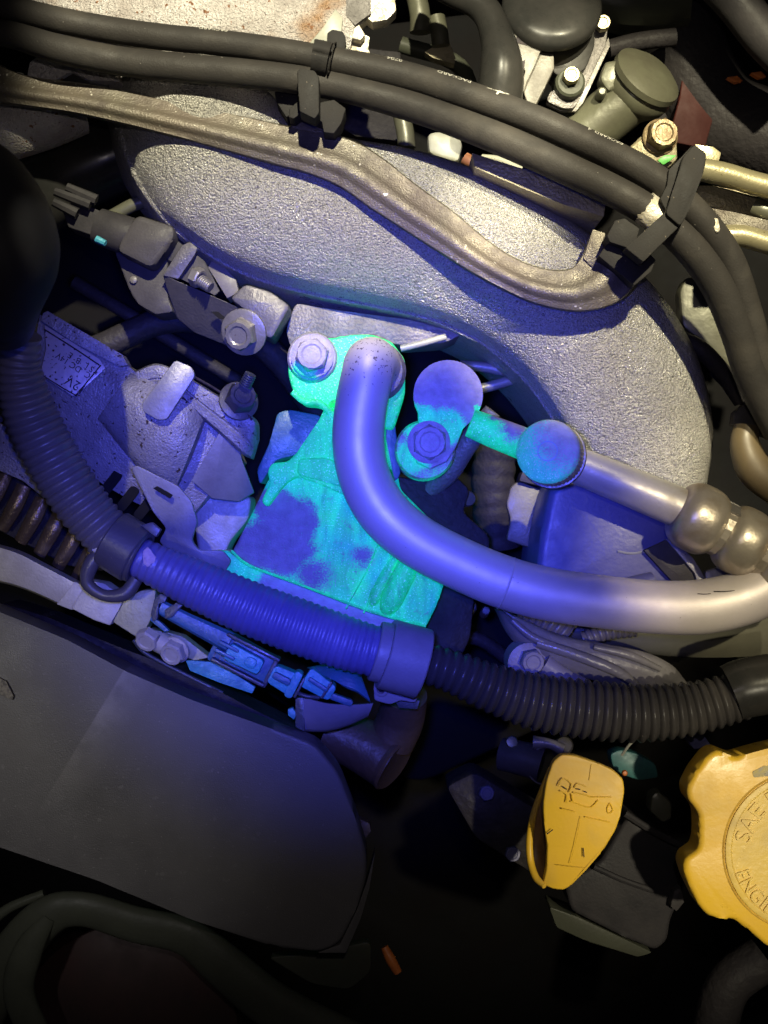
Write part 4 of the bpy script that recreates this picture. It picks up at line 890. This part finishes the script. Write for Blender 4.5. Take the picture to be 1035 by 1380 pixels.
outl = [(-60, 800, 20), (0, 825, 20), (90, 862, 18), (170, 905, 16), (260, 944, 12), (360, 980, 6), (425, 1003, 2), (455, 1040, 0), (478, 1100, -2), (494, 1150, -4), (494, 1185, -6), (480, 1225, -8), (458, 1272, -12), (430, 1284, -12), (370, 1276, -10), (260, 1240, -4), (130, 1186, 4), (0, 1142, 12), (-60, 1120, 14)]
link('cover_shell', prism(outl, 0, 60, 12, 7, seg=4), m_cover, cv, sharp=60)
link('scuff', prism([(-4, 912), (8, 918), (18, 938), (16, 944), (4, 938), (-4, 934)], 21.2, 1, 3, .3), M('grey_scuff', (0.20, 0.18, 0.15), (0.09, 0.085, 0.08), 700, .8, lo=.45, hi=.6), cv)
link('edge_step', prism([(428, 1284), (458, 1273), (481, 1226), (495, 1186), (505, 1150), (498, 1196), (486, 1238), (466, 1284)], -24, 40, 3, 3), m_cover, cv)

# lower left under-tray hose
ut = thing('bottom_duct', 'olive grey rubber duct curving along the bottom left corner', 'duct', (200, 1270, -120))
link('duct', tube([(-40, 1400, -160), (10, 1300, -130), (60, 1238, -110), (110, 1225, -110), (180, 1245, -115), (250, 1262, -120), (300, 1300, -125), (360, 1350, -130), (430, 1390, -140), (520, 1430, -160)], [30, 32, 28, 24, 25, 26, 30, 32, 34, 34], 24, 8, flat=.55), m_olived, ut, sharp=60)
link('inner_leg', tube([(66, 1236, -96), (38, 1282, -100), (26, 1340, -110), (60, 1420, -120)], [10, 20, 22, 22], 20, 6, flat=.5), m_olived, ut, sharp=60)
link('outer_lip', tube([(-30, 1260, -120), (10, 1225, -116), (60, 1204, -116)], [8, 7, 6], 10, 6), m_olived, ut)
tag(link('brown_drum_cover', lathe((170, 1400, -200), (0, 0, 1), [(0, 10), (110, 6), (150, -8), (160, -60)], 40), M('dark_brown_cover', (0.035, 0.018, 0.016), (0.022, 0.013, 0.012), 40, .5), at=(170, 1400, -200)), 'dark brown round cover at the bottom left edge', 'cover')
tag(link('olive_flap', prism([(360, 1290), (420, 1286), (500, 1268), (500, 1310), (470, 1334), (420, 1326)], -130, 20, 10, 5), m_olived, at=(430, 1300, -150)), 'dim olive rubber flap below the corner of the black cover', 'flap')
tag(link('orange_tab', tube([(518, 1276, -120), (526, 1292, -118), (536, 1310, -120)], [5, 7, 6], 10, 4), m_orange, at=(526, 1292, -120)), 'small orange tab in the dark at the bottom centre', 'tab')
tag(link('small_bracket_edge', prism([(480, 1102), (498, 1110), (500, 1120), (490, 1134), (484, 1120)], -60, 20, 2, 2), m_dbrown, at=(490, 1116, -70)), 'small brown bracket edge beside the right edge of the black cover', 'bracket')

# ================================================================== HARNESS (right centre)
hn = thing('taped_harness', 'taped wiring harness fanning out beneath the large pipe', 'harness', (800, 880, -80))
link('tape_wrap', loft([((680, 822, -70), (668, 822, -80)), ((712, 838, -60), (690, 862, -74)), ((760, 858, -54), (734, 896, -66)), ((820, 870, -54), (790, 914, -64)), ((870, 880, -60), (850, 932, -74)), ((905, 896, -70), (890, 940, -84)), ((926, 920, -90), (920, 935, -100))],
     [(k/8, 0, 14*math.sin(PI*k/8)+2.2*math.sin(k*2.4)) for k in range(9)], 8, 26), m_tape, hn, sharp=70)
link('tape_fold', tube([(724, 866, -46), (780, 884, -40), (830, 904, -42), (856, 922, -52)], [7, 8, 8, 5], 10, 6), m_tape, hn)
link('tape_fold', tube([(800, 872, -38), (850, 884, -42), (890, 902, -52)], [4, 6, 4], 10, 6), m_tape, hn)
link('tape_fold', tube([(690, 836, -50), (720, 860, -46), (760, 874, -42)], [4, 6, 4], 10, 6), m_tape, hn)
tag(link('small_conduit', tube([(700, 822, -110), (740, 838, -106), (764, 856, -106)], [20, 22, 22], 18, 6, rib=(9, .12)), m_loom, at=(735, 838, -110)), 'short ribbed conduit tucked under the left of the large pipe', 'hose', 'small ribbed conduits beneath the large pipe')
tag(link('small_conduit', tube([(786, 862, -100), (820, 850, -96), (856, 846, -100)], [12, 13, 13], 16, 6, rib=(8, .14)), m_loom, at=(820, 850, -100)), 'short ribbed conduit beneath the middle of the large pipe', 'hose', 'small ribbed conduits beneath the large pipe')
bb = thing('harness_bolt', 'blue lit flanged bolt left of the taped harness', 'bolt', (712, 895, -60))
link('head', hexhead((716, 890, -50), (.1, -.1, 1), 17, 14), m_clamp, bb, sharp=25)
link('flange', lathe((712, 894, -54), (.1, -.1, 1), [(0, 4), (20, 3), (28, 0), (28, -30)], 28), m_clamp, bb)
link('cable', tube([(732, 894, -54), (756, 910, -56), (784, 924, -60)], [15, 13, 12], 14, 6), m_clamp, bb)

# ================================================================== DIPSTICK
dp = thing('oil_dipstick', 'yellow loop dipstick handle with an embossed oil can at lower right', 'dipstick', (775, 1110, 20))
front = [(746, 1026, 62), (757, 1017, 64), (774, 1018, 64), (806, 1029, 66), (827, 1038, 66), (840, 1050, 66), (842, 1066, 66), (836, 1098, 66), (830, 1119, 66), (812, 1147, 64), (790, 1172, 60), (772, 1192, 54), (760, 1200, 50), (744, 1198, 46), (732, 1192, 40), (737, 1168, 50), (738, 1140, 56), (734, 1112, 60), (732, 1086, 62), (735, 1062, 62), (740, 1042, 62)]
link('handle_face', prism(front, 0, 14, 5, 4.5, seg=4), m_yel, dp, sharp=60)
link('loop_back', loft([((742, 1036, 40), (752, 1024, 44)), ((728, 1076, 10), (744, 1080, 12)), ((717, 1110, -4), (738, 1112, -6)), ((714, 1145, -6), (738, 1148, -8)), ((718, 1172, 6), (742, 1180, 4)), ((728, 1190, 26), (752, 1199, 30))], [(0, 0, 0), (.25, 0, 5), (.6, 0, 4), (1, 0, -6)], 6, 10), m_brownp, dp, sharp=60)
link('loop_edge', tube([(742, 1036, 44), (730, 1066, 26), (719, 1098, 12), (714, 1130, 8), (715, 1160, 12), (722, 1182, 28), (734, 1194, 42)], [3.5, 4, 4.5, 5, 5, 5, 4], 12, 6), m_yel, dp)
hz = 67.2
icon = [[(752, 1060), (758, 1049), (770, 1056), (767, 1068)], [(755, 1066), (764, 1071), (763, 1082)], [(769, 1080), (786, 1086), (797, 1088), (806, 1078)], [(770, 1070), (772, 1080)], [(772, 1068), (792, 1072), (796, 1074), (824, 1074)], [(774, 1062), (778, 1056), (790, 1060)], [(822, 1082), (818, 1090), (820, 1096), (826, 1092), (822, 1082)], [(757, 1090), (775, 1094)], [(788, 1101), (822, 1108)], [(797, 1030), (794, 1052)], [(783, 1100), (776, 1134), (768, 1164)], [(750, 1166), (790, 1170)]]
bmi = bmesh.new()
for i, s in enumerate(icon):
    tube([(x, y, (66.4 if y < 1110 else 65.2 if y < 1150 else 60)) for x, y in s], 0.9 if i < 9 else 0.35, 6, 2, bm=bmi)
link('embossed_oil_can', bmi, m_yel, dp)
bmi = bmesh.new()
for a, b in (((758, 1060), (764, 1064)), ((776, 1063), (782, 1064)), ((786, 1066), (791, 1068)), ((737, 1124), (745, 1118)), ((786, 1143), (787, 1155))):
    tube([(a[0], a[1], 66 if a[1] < 1100 else 64.6), (b[0], b[1], 66 if b[1] < 1100 else 64.6)], 0.8, 6, 1, bm=bmi)
link('scratch', bmi, m_ink, dp)
link('stem', tube([(776, 1100, 50), (778, 1112, 0), (780, 1120, -200)], 10, 12, 4), m_black, dp)

# ================================================================== OIL CAP
oc = thing('oil_filler_cap', 'large yellow lobed oil filler cap with raised lettering at the right edge', 'cap', (1082, 1147, 60))
half = [(1082, 1002), (1056, 1004), (1030, 1010), (1008, 1016), (992, 1021), (980, 1016), (968, 1011), (956, 1017), (938, 1040), (926, 1064), (928, 1078), (938, 1090), (943, 1100), (944, 1120), (943, 1138), (940, 1147), (924, 1158), (921, 1170), (928, 1192), (944, 1224), (956, 1236), (974, 1238), (990, 1240), (1010, 1254), (1034, 1276), (1056, 1286), (1082, 1290)]
outc = half + [(2*1082-x, y) for x, y in half[-2:0:-1]]
link('cap_body', prism([(x, y, 74) for x, y in outc], 0, 46, 6, 7, seg=4), m_yel, oc, sharp=60)
link('ring_groove', lathe((1082, 1147, 74.2), (0, 0, 1), [(109, 0), (107.5, .8), (106, 0)], 90), m_yeld, oc)
link('face_disc', lathe((1082, 1147, 74.3), (0, 0, 1), [(105, -1), (105, 2.6), (103, 3.4), (98, 3.4), (96, 1.6), (0, 1.6)], 90), m_yel2, oc, sharp=30)
bmt = bmesh.new(); bmd = bmesh.new()
def arc_text(s, r, a_start, size, out, bm, h=77.0):
    o = V(P(1082, 1147, h)); sc_ = K*(D-h*K)/D
    def f(u, v):
        if out: a = a_start - u*size/r; rr = r+v*size
        else: a = a_start + u*size/r; rr = r-v*size
        return o+V((math.cos(a)*rr*sc_, math.sin(a)*rr*sc_, 0))
    return text_on(s, f, bm)
arc_text('SAE 5W-30', 72, math.radians(172), 30, True, bmt)
arc_text('ENGINE OIL', 96, math.radians(197), 28, False, bmt)
ex = bmesh.ops.extrude_face_region(bmt, geom=list(bmt.faces))
for g in ex['geom']:
    if isinstance(g, bmesh.types.BMVert): g.co.z += 0.0005
link('raised_lettering', bmt, m_yel2, oc, sharp=30)
link('worn_patch', prism([(1014, 1040), (1030, 1032), (1044, 1032), (1050, 1040), (1036, 1046), (1016, 1048)], 75.2, 1.2, 4, .4), M('grey_wear', (0.30, 0.27, 0.22), (0.5, 0.4, 0.12), 400, .7), oc)
link('neck', lathe((1082, 1147, 20), (0, 0, 1), [(95, -200), (95, 20), (0, 20)], 40), m_black, oc)

# ================================================================== LOWER RIGHT DARK PARTS
vb = thing('valve_cover', 'dark plastic box behind the dipstick handle', 'cover', (840, 1180, -160))
link('box', prism([(760, 1190), (810, 1160), (840, 1110), (850, 1098), (928, 1150), (922, 1200), (904, 1240), (900, 1268), (884, 1282), (840, 1262), (770, 1228)], -110, 120, 8, 6, seg=3), m_black, vb, sharp=50)
link('ledge', prism([(740, 1222), (780, 1236), (880, 1284), (860, 1290), (790, 1268), (750, 1250)], -140, 60, 5, 4), m_olived, vb)
link('rib', tube([(842, 1096, -96), (880, 1120, -96), (932, 1146, -98)], 5, 8, 4), m_black, vb)
link('rib', tube([(800, 1168, -102), (840, 1186, -102), (880, 1200, -102)], 4, 8, 4), m_black, vb)
link('clip', prism([(908, 1202), (918, 1196), (922, 1216), (912, 1228), (904, 1222)], -90, 20, 2, 2), m_dgrey, vb)
tag(link('moulded_channel', prism([(600, 1060), (640, 1040), (740, 1100), (740, 1120), (720, 1180), (640, 1130)], -170, 80, 10, 8), m_deep2, at=(680, 1110, -250)), 'dark moulded channel left of the dipstick handle', 'channel')
tag(link('yellowed_sensor', prism([(878, 1072), (888, 1066), (906, 1082), (906, 1104), (894, 1110), (876, 1094)], -120, 30, 5, 5), m_olive, at=(892, 1090, -140)), 'small yellowed sensor in the dark between dipstick and oil cap', 'sensor')
cyl = thing('blue_tube_end', 'blue lit tube end with a thin bright rim left of the dipstick', 'tube', (715, 1025, -120))
link('tube', tube([(676, 1016, -140), (704, 1022, -128), (730, 1030, -120)], [22, 23, 24], 24, 4), m_dgrey, cyl)
link('rim', lathe((735, 1032, -112), (.25, 0, 1), [(25, -1), (26.2, 0), (25, 1), (24, 0), (25, -1)], 36), m_sil, cyl)
tag(link('teal_plug', prism([(822, 1016), (836, 1010), (860, 1016), (884, 1030), (888, 1048), (862, 1052), (838, 1044), (826, 1034)], -110, 30, 5, 4), m_teal, at=(856, 1030, -120)), 'dark teal plug above the right side of the dipstick', 'connector')
tag(link('orange_bead', lathe((842, 1042, -76), (0, 0, 1), [(0, 3), (3, 2), (4, 0), (4, -3)], 12), m_orange, at=(842, 1042, -76)), 'tiny orange bead on the teal plug', 'seal')
tag(link('pale_wire', tube([(838, 1018, -80), (848, 1004, -74), (858, 994, -72)], 2, 8, 4), m_white, at=(848, 1004, -74)), 'short pale wire rising from the teal plug', 'wire')
for i, (x, y, r, m_, lb) in enumerate(((690, 1000, 9, m_olive, 'small olive fitting under the corrugated hose, left of the metal one'), (760, 1004, 13, m_dgrey, 'dark round fitting just above the dipstick top'))):
    tag(link('fitting', lathe((x, y, -120), (0, .3, 1), [(0, 3), (r*.8, 2), (r, -2), (r, -40)], 16), m_, at=(x, y, -120)), lb, 'fitting')
tag(link('metal_fitting', tube([(718, 1000, -110), (740, 1002, -108), (758, 1010, -108)], [9, 7, 8], 12, 4), m_sil, at=(740, 1002, -108)), 'short metal fitting directly under the corrugated hose', 'fitting')
tag(link('blue_lit_fin', prism([(918, 990), (946, 988), (958, 1004), (936, 1010)], -100, 20, 4, 3), m_tank, at=(938, 998, -110)), 'small blue lit fin above the top of the oil cap', 'fin')
tag(link('lower_dark_rail', tube([(960, 1400, -170), (980, 1330, -160), (1030, 1290, -160)], 30, 16, 5), m_deep2, at=(990, 1330, -160)), 'dark rail below the oil cap at the bottom right', 'rail')

# ================================================================== TOP RIGHT CLUSTER
ps = thing('camshaft_sensor', 'glossy black cylindrical actuator with bolted flange at the top right', 'actuator', (745, 60, -60))
link('body', lathe((742, 18, -50), (0, .34, 1), [(62, -60), (62, -4), (58, 0), (66, 4), (67, 14), (64, 20), (54, 26), (40, 28), (0, 28)], 48), m_blackg, ps, sharp=50)
link('skirt', prism([(690, 30), (800, 26), (802, 60), (790, 92), (770, 106), (746, 100), (736, 70)], -60, 50, 8, 6), m_blackg, ps)
link('flange_plate', prism([(800, 26), (812, 20), (820, 34), (816, 62), (782, 132), (774, 146), (758, 146), (736, 136), (742, 122), (770, 110), (792, 80)], -76, 14, 5, 3), m_castd, ps)
link('gasket_plate', prism([(820, 50), (822, 62), (786, 138), (776, 150), (756, 150), (736, 140), (738, 134), (758, 143), (774, 142)], -86, 6, 2, 1), m_sil, ps)
link('bolt_pillar', lathe((768, 112, -66), (0, 0, 1), [(22, -20), (20, 4), (17, 7), (0, 7)], 24), m_olived, ps)
bolt(ps, (769, 104, -56), 12, 12, (0, 0, 1), m_brass, None)
bolt(ps, (811, 34, -66), 11, 12, (0, 0, 1), m_brass, None)
gc = thing('grey_connector', 'grey plastic plug with open windows beside the black actuator', 'connector', (715, 90, -40))
link('plug_body', prism([(734, 58), (746, 66), (747, 92), (734, 118), (722, 142), (712, 142), (704, 120), (716, 94)], -34, 40, 4, 4), m_lgrey, gc)
link('plug_frame', prism([(687, 38), (694, 36), (732, 44), (734, 56), (722, 84), (710, 110), (706, 124), (700, 120), (708, 96), (696, 70)], -26, 24, 3, 3), m_lgrey, gc)
link('window', prism([(696, 50), (713, 54), (710, 61), (694, 57)], -25, 1.5, 1, 0), m_ink, gc)
link('window', prism([(702, 84), (708, 80), (706, 94), (702, 98)], -25, 1.5, 1, 0), m_ink, gc)
tag(link('loom_sleeve', tube([(560, -30, -30), (610, -10, -30), (650, 10, -26), (668, 44, -16), (676, 90, -10), (672, 140, -20)], [14, 18, 20, 22, 29, 32], 20, 8), m_blackg, at=(668, 60, -20)), 'shiny black tapering loom sleeve left of the grey plug', 'sleeve')
el = thing('coolant_elbow', 'olive grey cast elbow at the upper right behind the hoses', 'pipe', (850, 130, -100))
link('pipe', tube([(784, 184, -120), (816, 158, -110), (850, 130, -100)], [34, 36, 36], 28, 6), m_olive, el)
link('bell', lathe((862, 116, -96), (.45, .5, .75), [(36, -30), (48, -12), (50, 0), (46, 8), (50, 12), (49, 20), (36, 28), (0, 32)], 36), m_olive, el, sharp=50)
link('web', prism([(816, 82), (850, 78), (862, 92), (840, 112), (820, 124), (808, 106)], -66, 30, 6, 6), m_olive, el)
link('nub', lathe((811, 124, -60), (0, 0, 1), [(7, -20), (7, 0), (4, 4), (0, 4)], 14), m_olive, el)
hb = thing('head_bolt_boss', 'rusty hex bolt on a tan boss above the large hose clip', 'bolt', (885, 190, -60))
link('boss', prism([(866, 182), (876, 170), (912, 178), (914, 214), (900, 228), (850, 210), (846, 200)], -56, 50, 5, 5), m_tan, hb)
bolt(hb, (890, 184, -52), 21, 20, (.05, 0, 1), M('rusty_bolt', (0.24, 0.18, 0.10), (0.15, 0.10, 0.05), 150, .5, .4, bump=((600, .0003),)), 24, ph=.4)
tag(link('green_sticker', prism([(886, 216), (896, 209), (912, 209), (904, 216), (894, 222)], -40, 3, 2, .5), m_green, at=(898, 214, -42)), 'bright green scrap beside the large hose clip', 'sticker')
def tb(name, pts, r, label, cat, mat=m_brass, grp=None, **kw):
    return tag(link(name, tube(pts, r, 20, 6, **kw), mat, at=pts[1]), label, cat, grp)
tb('fuel_tube', [(944, 228, 30), (980, 236, 28), (1020, 248, 26), (1080, 262, 26)], 15.5, 'bronze metal tube entering at the right edge behind the large clip', 'tube', grp='bronze tubes at the right edge')
tb('fuel_tube', [(975, 318, 0), (1000, 318, 0), (1030, 326, 0), (1080, 340, 0)], 15, 'lower bronze metal tube at the right edge beneath the flat bar', 'tube', grp='bronze tubes at the right edge')
tag(link('flat_bar', prism([(956, 280), (990, 286), (1040, 298), (1070, 306), (1070, 324), (1030, 314), (968, 300)], 6, 12, 2, 2), m_steel, at=(1010, 300, 0)), 'flat grey bar between the two bronze tubes', 'bar')
tag(link('tan_plate', prism([(930, 250), (960, 250), (1020, 262), (1024, 290), (980, 284), (950, 276)], -20, 14, 3, 3), m_tan, at=(980, 268, -30)), 'tan plate below the upper bronze tube', 'plate')
tb('bar_bolt', [(1016, 278, -4), (1030, 284, 0), (1044, 288, 0)], 13, 'dark bolt end between the bronze tubes at the right edge', 'bolt', m_olive)
tag(link('clip_foot', prism([(936, 194), (962, 198), (972, 206), (968, 220), (948, 214)], 20, 16, 4, 3), m_brass, at=(955, 206, 10)), 'shiny metal tab poking out behind the top of the large clip', 'tab')
tag(link('olive_panel', prism([(916, 392), (924, 374), (960, 370), (980, 420), (1000, 500), (990, 506), (960, 470), (920, 440)], -130, 30, 6, 5), m_olive, at=(955, 430, -150)), 'olive panel between the runner and the hoses at right', 'panel')  # plain olive panel, use unknown
tb('lower_line', [(900, 452, -120), (940, 468, -118), (972, 500, -120), (1000, 540, -126)], 12, 'dark metal line curving behind the runner at right', 'pipe', m_deep2)
tb('lower_line', [(960, 500, -150), (980, 520, -150), (1010, 550, -150)], 6, 'thin dark rod parallel to the curved line at right', 'pipe', m_dgrey)
tag(link('small_bracket', prism([(990, 556), (1004, 544), (1036, 560), (1036, 590), (1010, 580), (988, 572)], -70, 20, 4, 3), m_dgrey, at=(1010, 566, -90)), 'dim grey bracket at the right edge below the hoses', 'bracket')
tb('tan_hose', [(1006, 574, -60), (1004, 600, -58), (1018, 634, -60), (1050, 660, -66)], [16, 20, 24, 24], 'tan rubber hose curving at the right edge', 'hose', M('tan_rubber', (0.10, 0.075, 0.04), (0.07, 0.05, 0.028), 50, .5))
tag(link('red_panel', prism([(922, 80), (952, 80), (964, 150), (950, 200), (900, 190), (916, 130)], -200, 30, 6, 4), m_red, at=(935, 140, -220)), 'dark red panel deep in the upper right', 'panel')
tb('black_pipe', [(950, -40, -60), (990, 0, -60), (1030, 50, -60), (1070, 90, -60)], 28, 'thick black pipe in the top right corner', 'pipe', m_black)
tb('dark_line', [(820, 66, -150), (860, 56, -150), (910, 50, -150)], 12, 'dark horizontal line behind the actuator at top right', 'pipe', m_deep2)
for (x, y, lb) in ((990, 106, 'left orange glint painted as a sliver at top right'), (1022, 100, 'right orange glint painted as a sliver at top right')):
    tag(link('orange_glint', prism([(x-10, y-2), (x+4, y-4), (x+11, y+3), (x+2, y+5)], -150, 10, 2, 2), m_orange, at=(x, y, -160)), lb, 'glint', 'orange slivers at top right')  # orange glints put in as coloured slivers
tag(link('olive_cover', dome([((800, -60, -160), (800, 20, -160)), ((860, -60, -150), (850, 34, -160)), ((940, -60, -150), (930, 30, -170))], 20, 6, 6, .7, 40), m_olived, at=(860, 0, -170)), 'dim olive cover at the top edge right of the actuator', 'cover')
# under the hoses, centre top
tb('tan_pillar', [(560, -10, -150), (566, 20, -148), (566, 44, -150)], 14, 'dim tan pillar at the top centre', 'pillar', m_olive)
tb('tan_pillar', [(588, 24, -160), (592, 44, -158), (594, 62, -160)], 12, 'shorter dim pillar right of the other at top centre', 'pillar', m_olive)
tag(link('tan_block', prism([(572, 70), (604, 52), (614, 78), (612, 86), (584, 78)], -170, 20, 2, 2), m_tan, at=(594, 72, -180)), 'small tan block between loom sleeve and dark gap at top centre', 'block')
tag(link('white_fitting', prism([(576, 180), (590, 176), (620, 184), (624, 196), (618, 218), (600, 214), (578, 206)], -110, 30, 6, 5), m_white, at=(600, 196, -130)), 'white plastic fitting under the lower hose, top centre', 'fitting')
tb('dark_tube', [(540, 150, -110), (546, 178, -110), (548, 200, -110)], 12, 'dark olive tube beneath the lower hose, left of the white fitting', 'tube', m_olive)
tb('white_plug', [(648, 222, -90), (672, 226, -86), (700, 234, -90)], [14, 15, 12], 'pale rounded plug between lower hose and runner', 'plug', m_white)
tb('copper_plug', [(626, 214, -90), (636, 220, -88), (646, 226, -90)], 9, 'small orange brown plug left of the pale rounded plug', 'plug', M('copper_plug', (0.28, 0.12, 0.06), (0.2, 0.08, 0.04), 90, .5))
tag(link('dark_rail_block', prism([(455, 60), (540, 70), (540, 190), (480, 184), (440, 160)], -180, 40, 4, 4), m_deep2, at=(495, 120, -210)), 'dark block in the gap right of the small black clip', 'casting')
tb('olive_hose', [(900, 30, -250), (960, 150, -260), (1060, 190, -240)], 60, 'dark blurred hose deep in the upper right', 'hose', m_deep2)
tag(link('belt_guard', prism([(0, 812), (60, 830), (150, 868), (240, 902), (330, 950), (410, 990), (400, 1010), (0, 860)], -70, 80, 6, 4), m_deep2, at=(200, 900, -150)), 'dark guard strip along the upper edge of the black cover', 'guard')

# ================================================================== DEEP CLUTTER
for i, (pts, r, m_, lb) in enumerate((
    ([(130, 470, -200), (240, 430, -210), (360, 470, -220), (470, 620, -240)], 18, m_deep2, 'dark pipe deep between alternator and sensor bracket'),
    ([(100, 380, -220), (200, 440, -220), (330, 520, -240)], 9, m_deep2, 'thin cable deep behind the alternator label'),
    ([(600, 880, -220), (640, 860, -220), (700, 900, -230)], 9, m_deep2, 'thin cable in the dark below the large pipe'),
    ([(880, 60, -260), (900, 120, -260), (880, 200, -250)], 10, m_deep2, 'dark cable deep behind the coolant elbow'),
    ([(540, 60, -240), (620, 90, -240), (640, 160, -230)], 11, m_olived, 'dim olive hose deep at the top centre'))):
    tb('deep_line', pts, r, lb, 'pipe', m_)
for i, (x, y, lb) in enumerate(((655, 1068, 'upper blue lit bolt head on the dark channel'), (690, 1150, 'lower blue lit bolt head on the dark channel'))):
    tag(link('channel_bolt', hexhead((x, y, -160), (.1, .1, 1), 11, 8), m_tank, at=(x, y, -160), sharp=25), lb, 'bolt', 'bolt heads on the dark channel')
for i, (pts, lb) in enumerate((([(398, 932, -30), (412, 938, -26), (430, 940, -30)], 'short dark wire joining the second and third connector'), ([(180, 862, -60), (196, 880, -64), (240, 904, -70), (300, 934, -74)], 'thin dark wire running under the beige nuts'))):
    tb('connector_wire', pts, 3, lb, 'wire', m_condark)
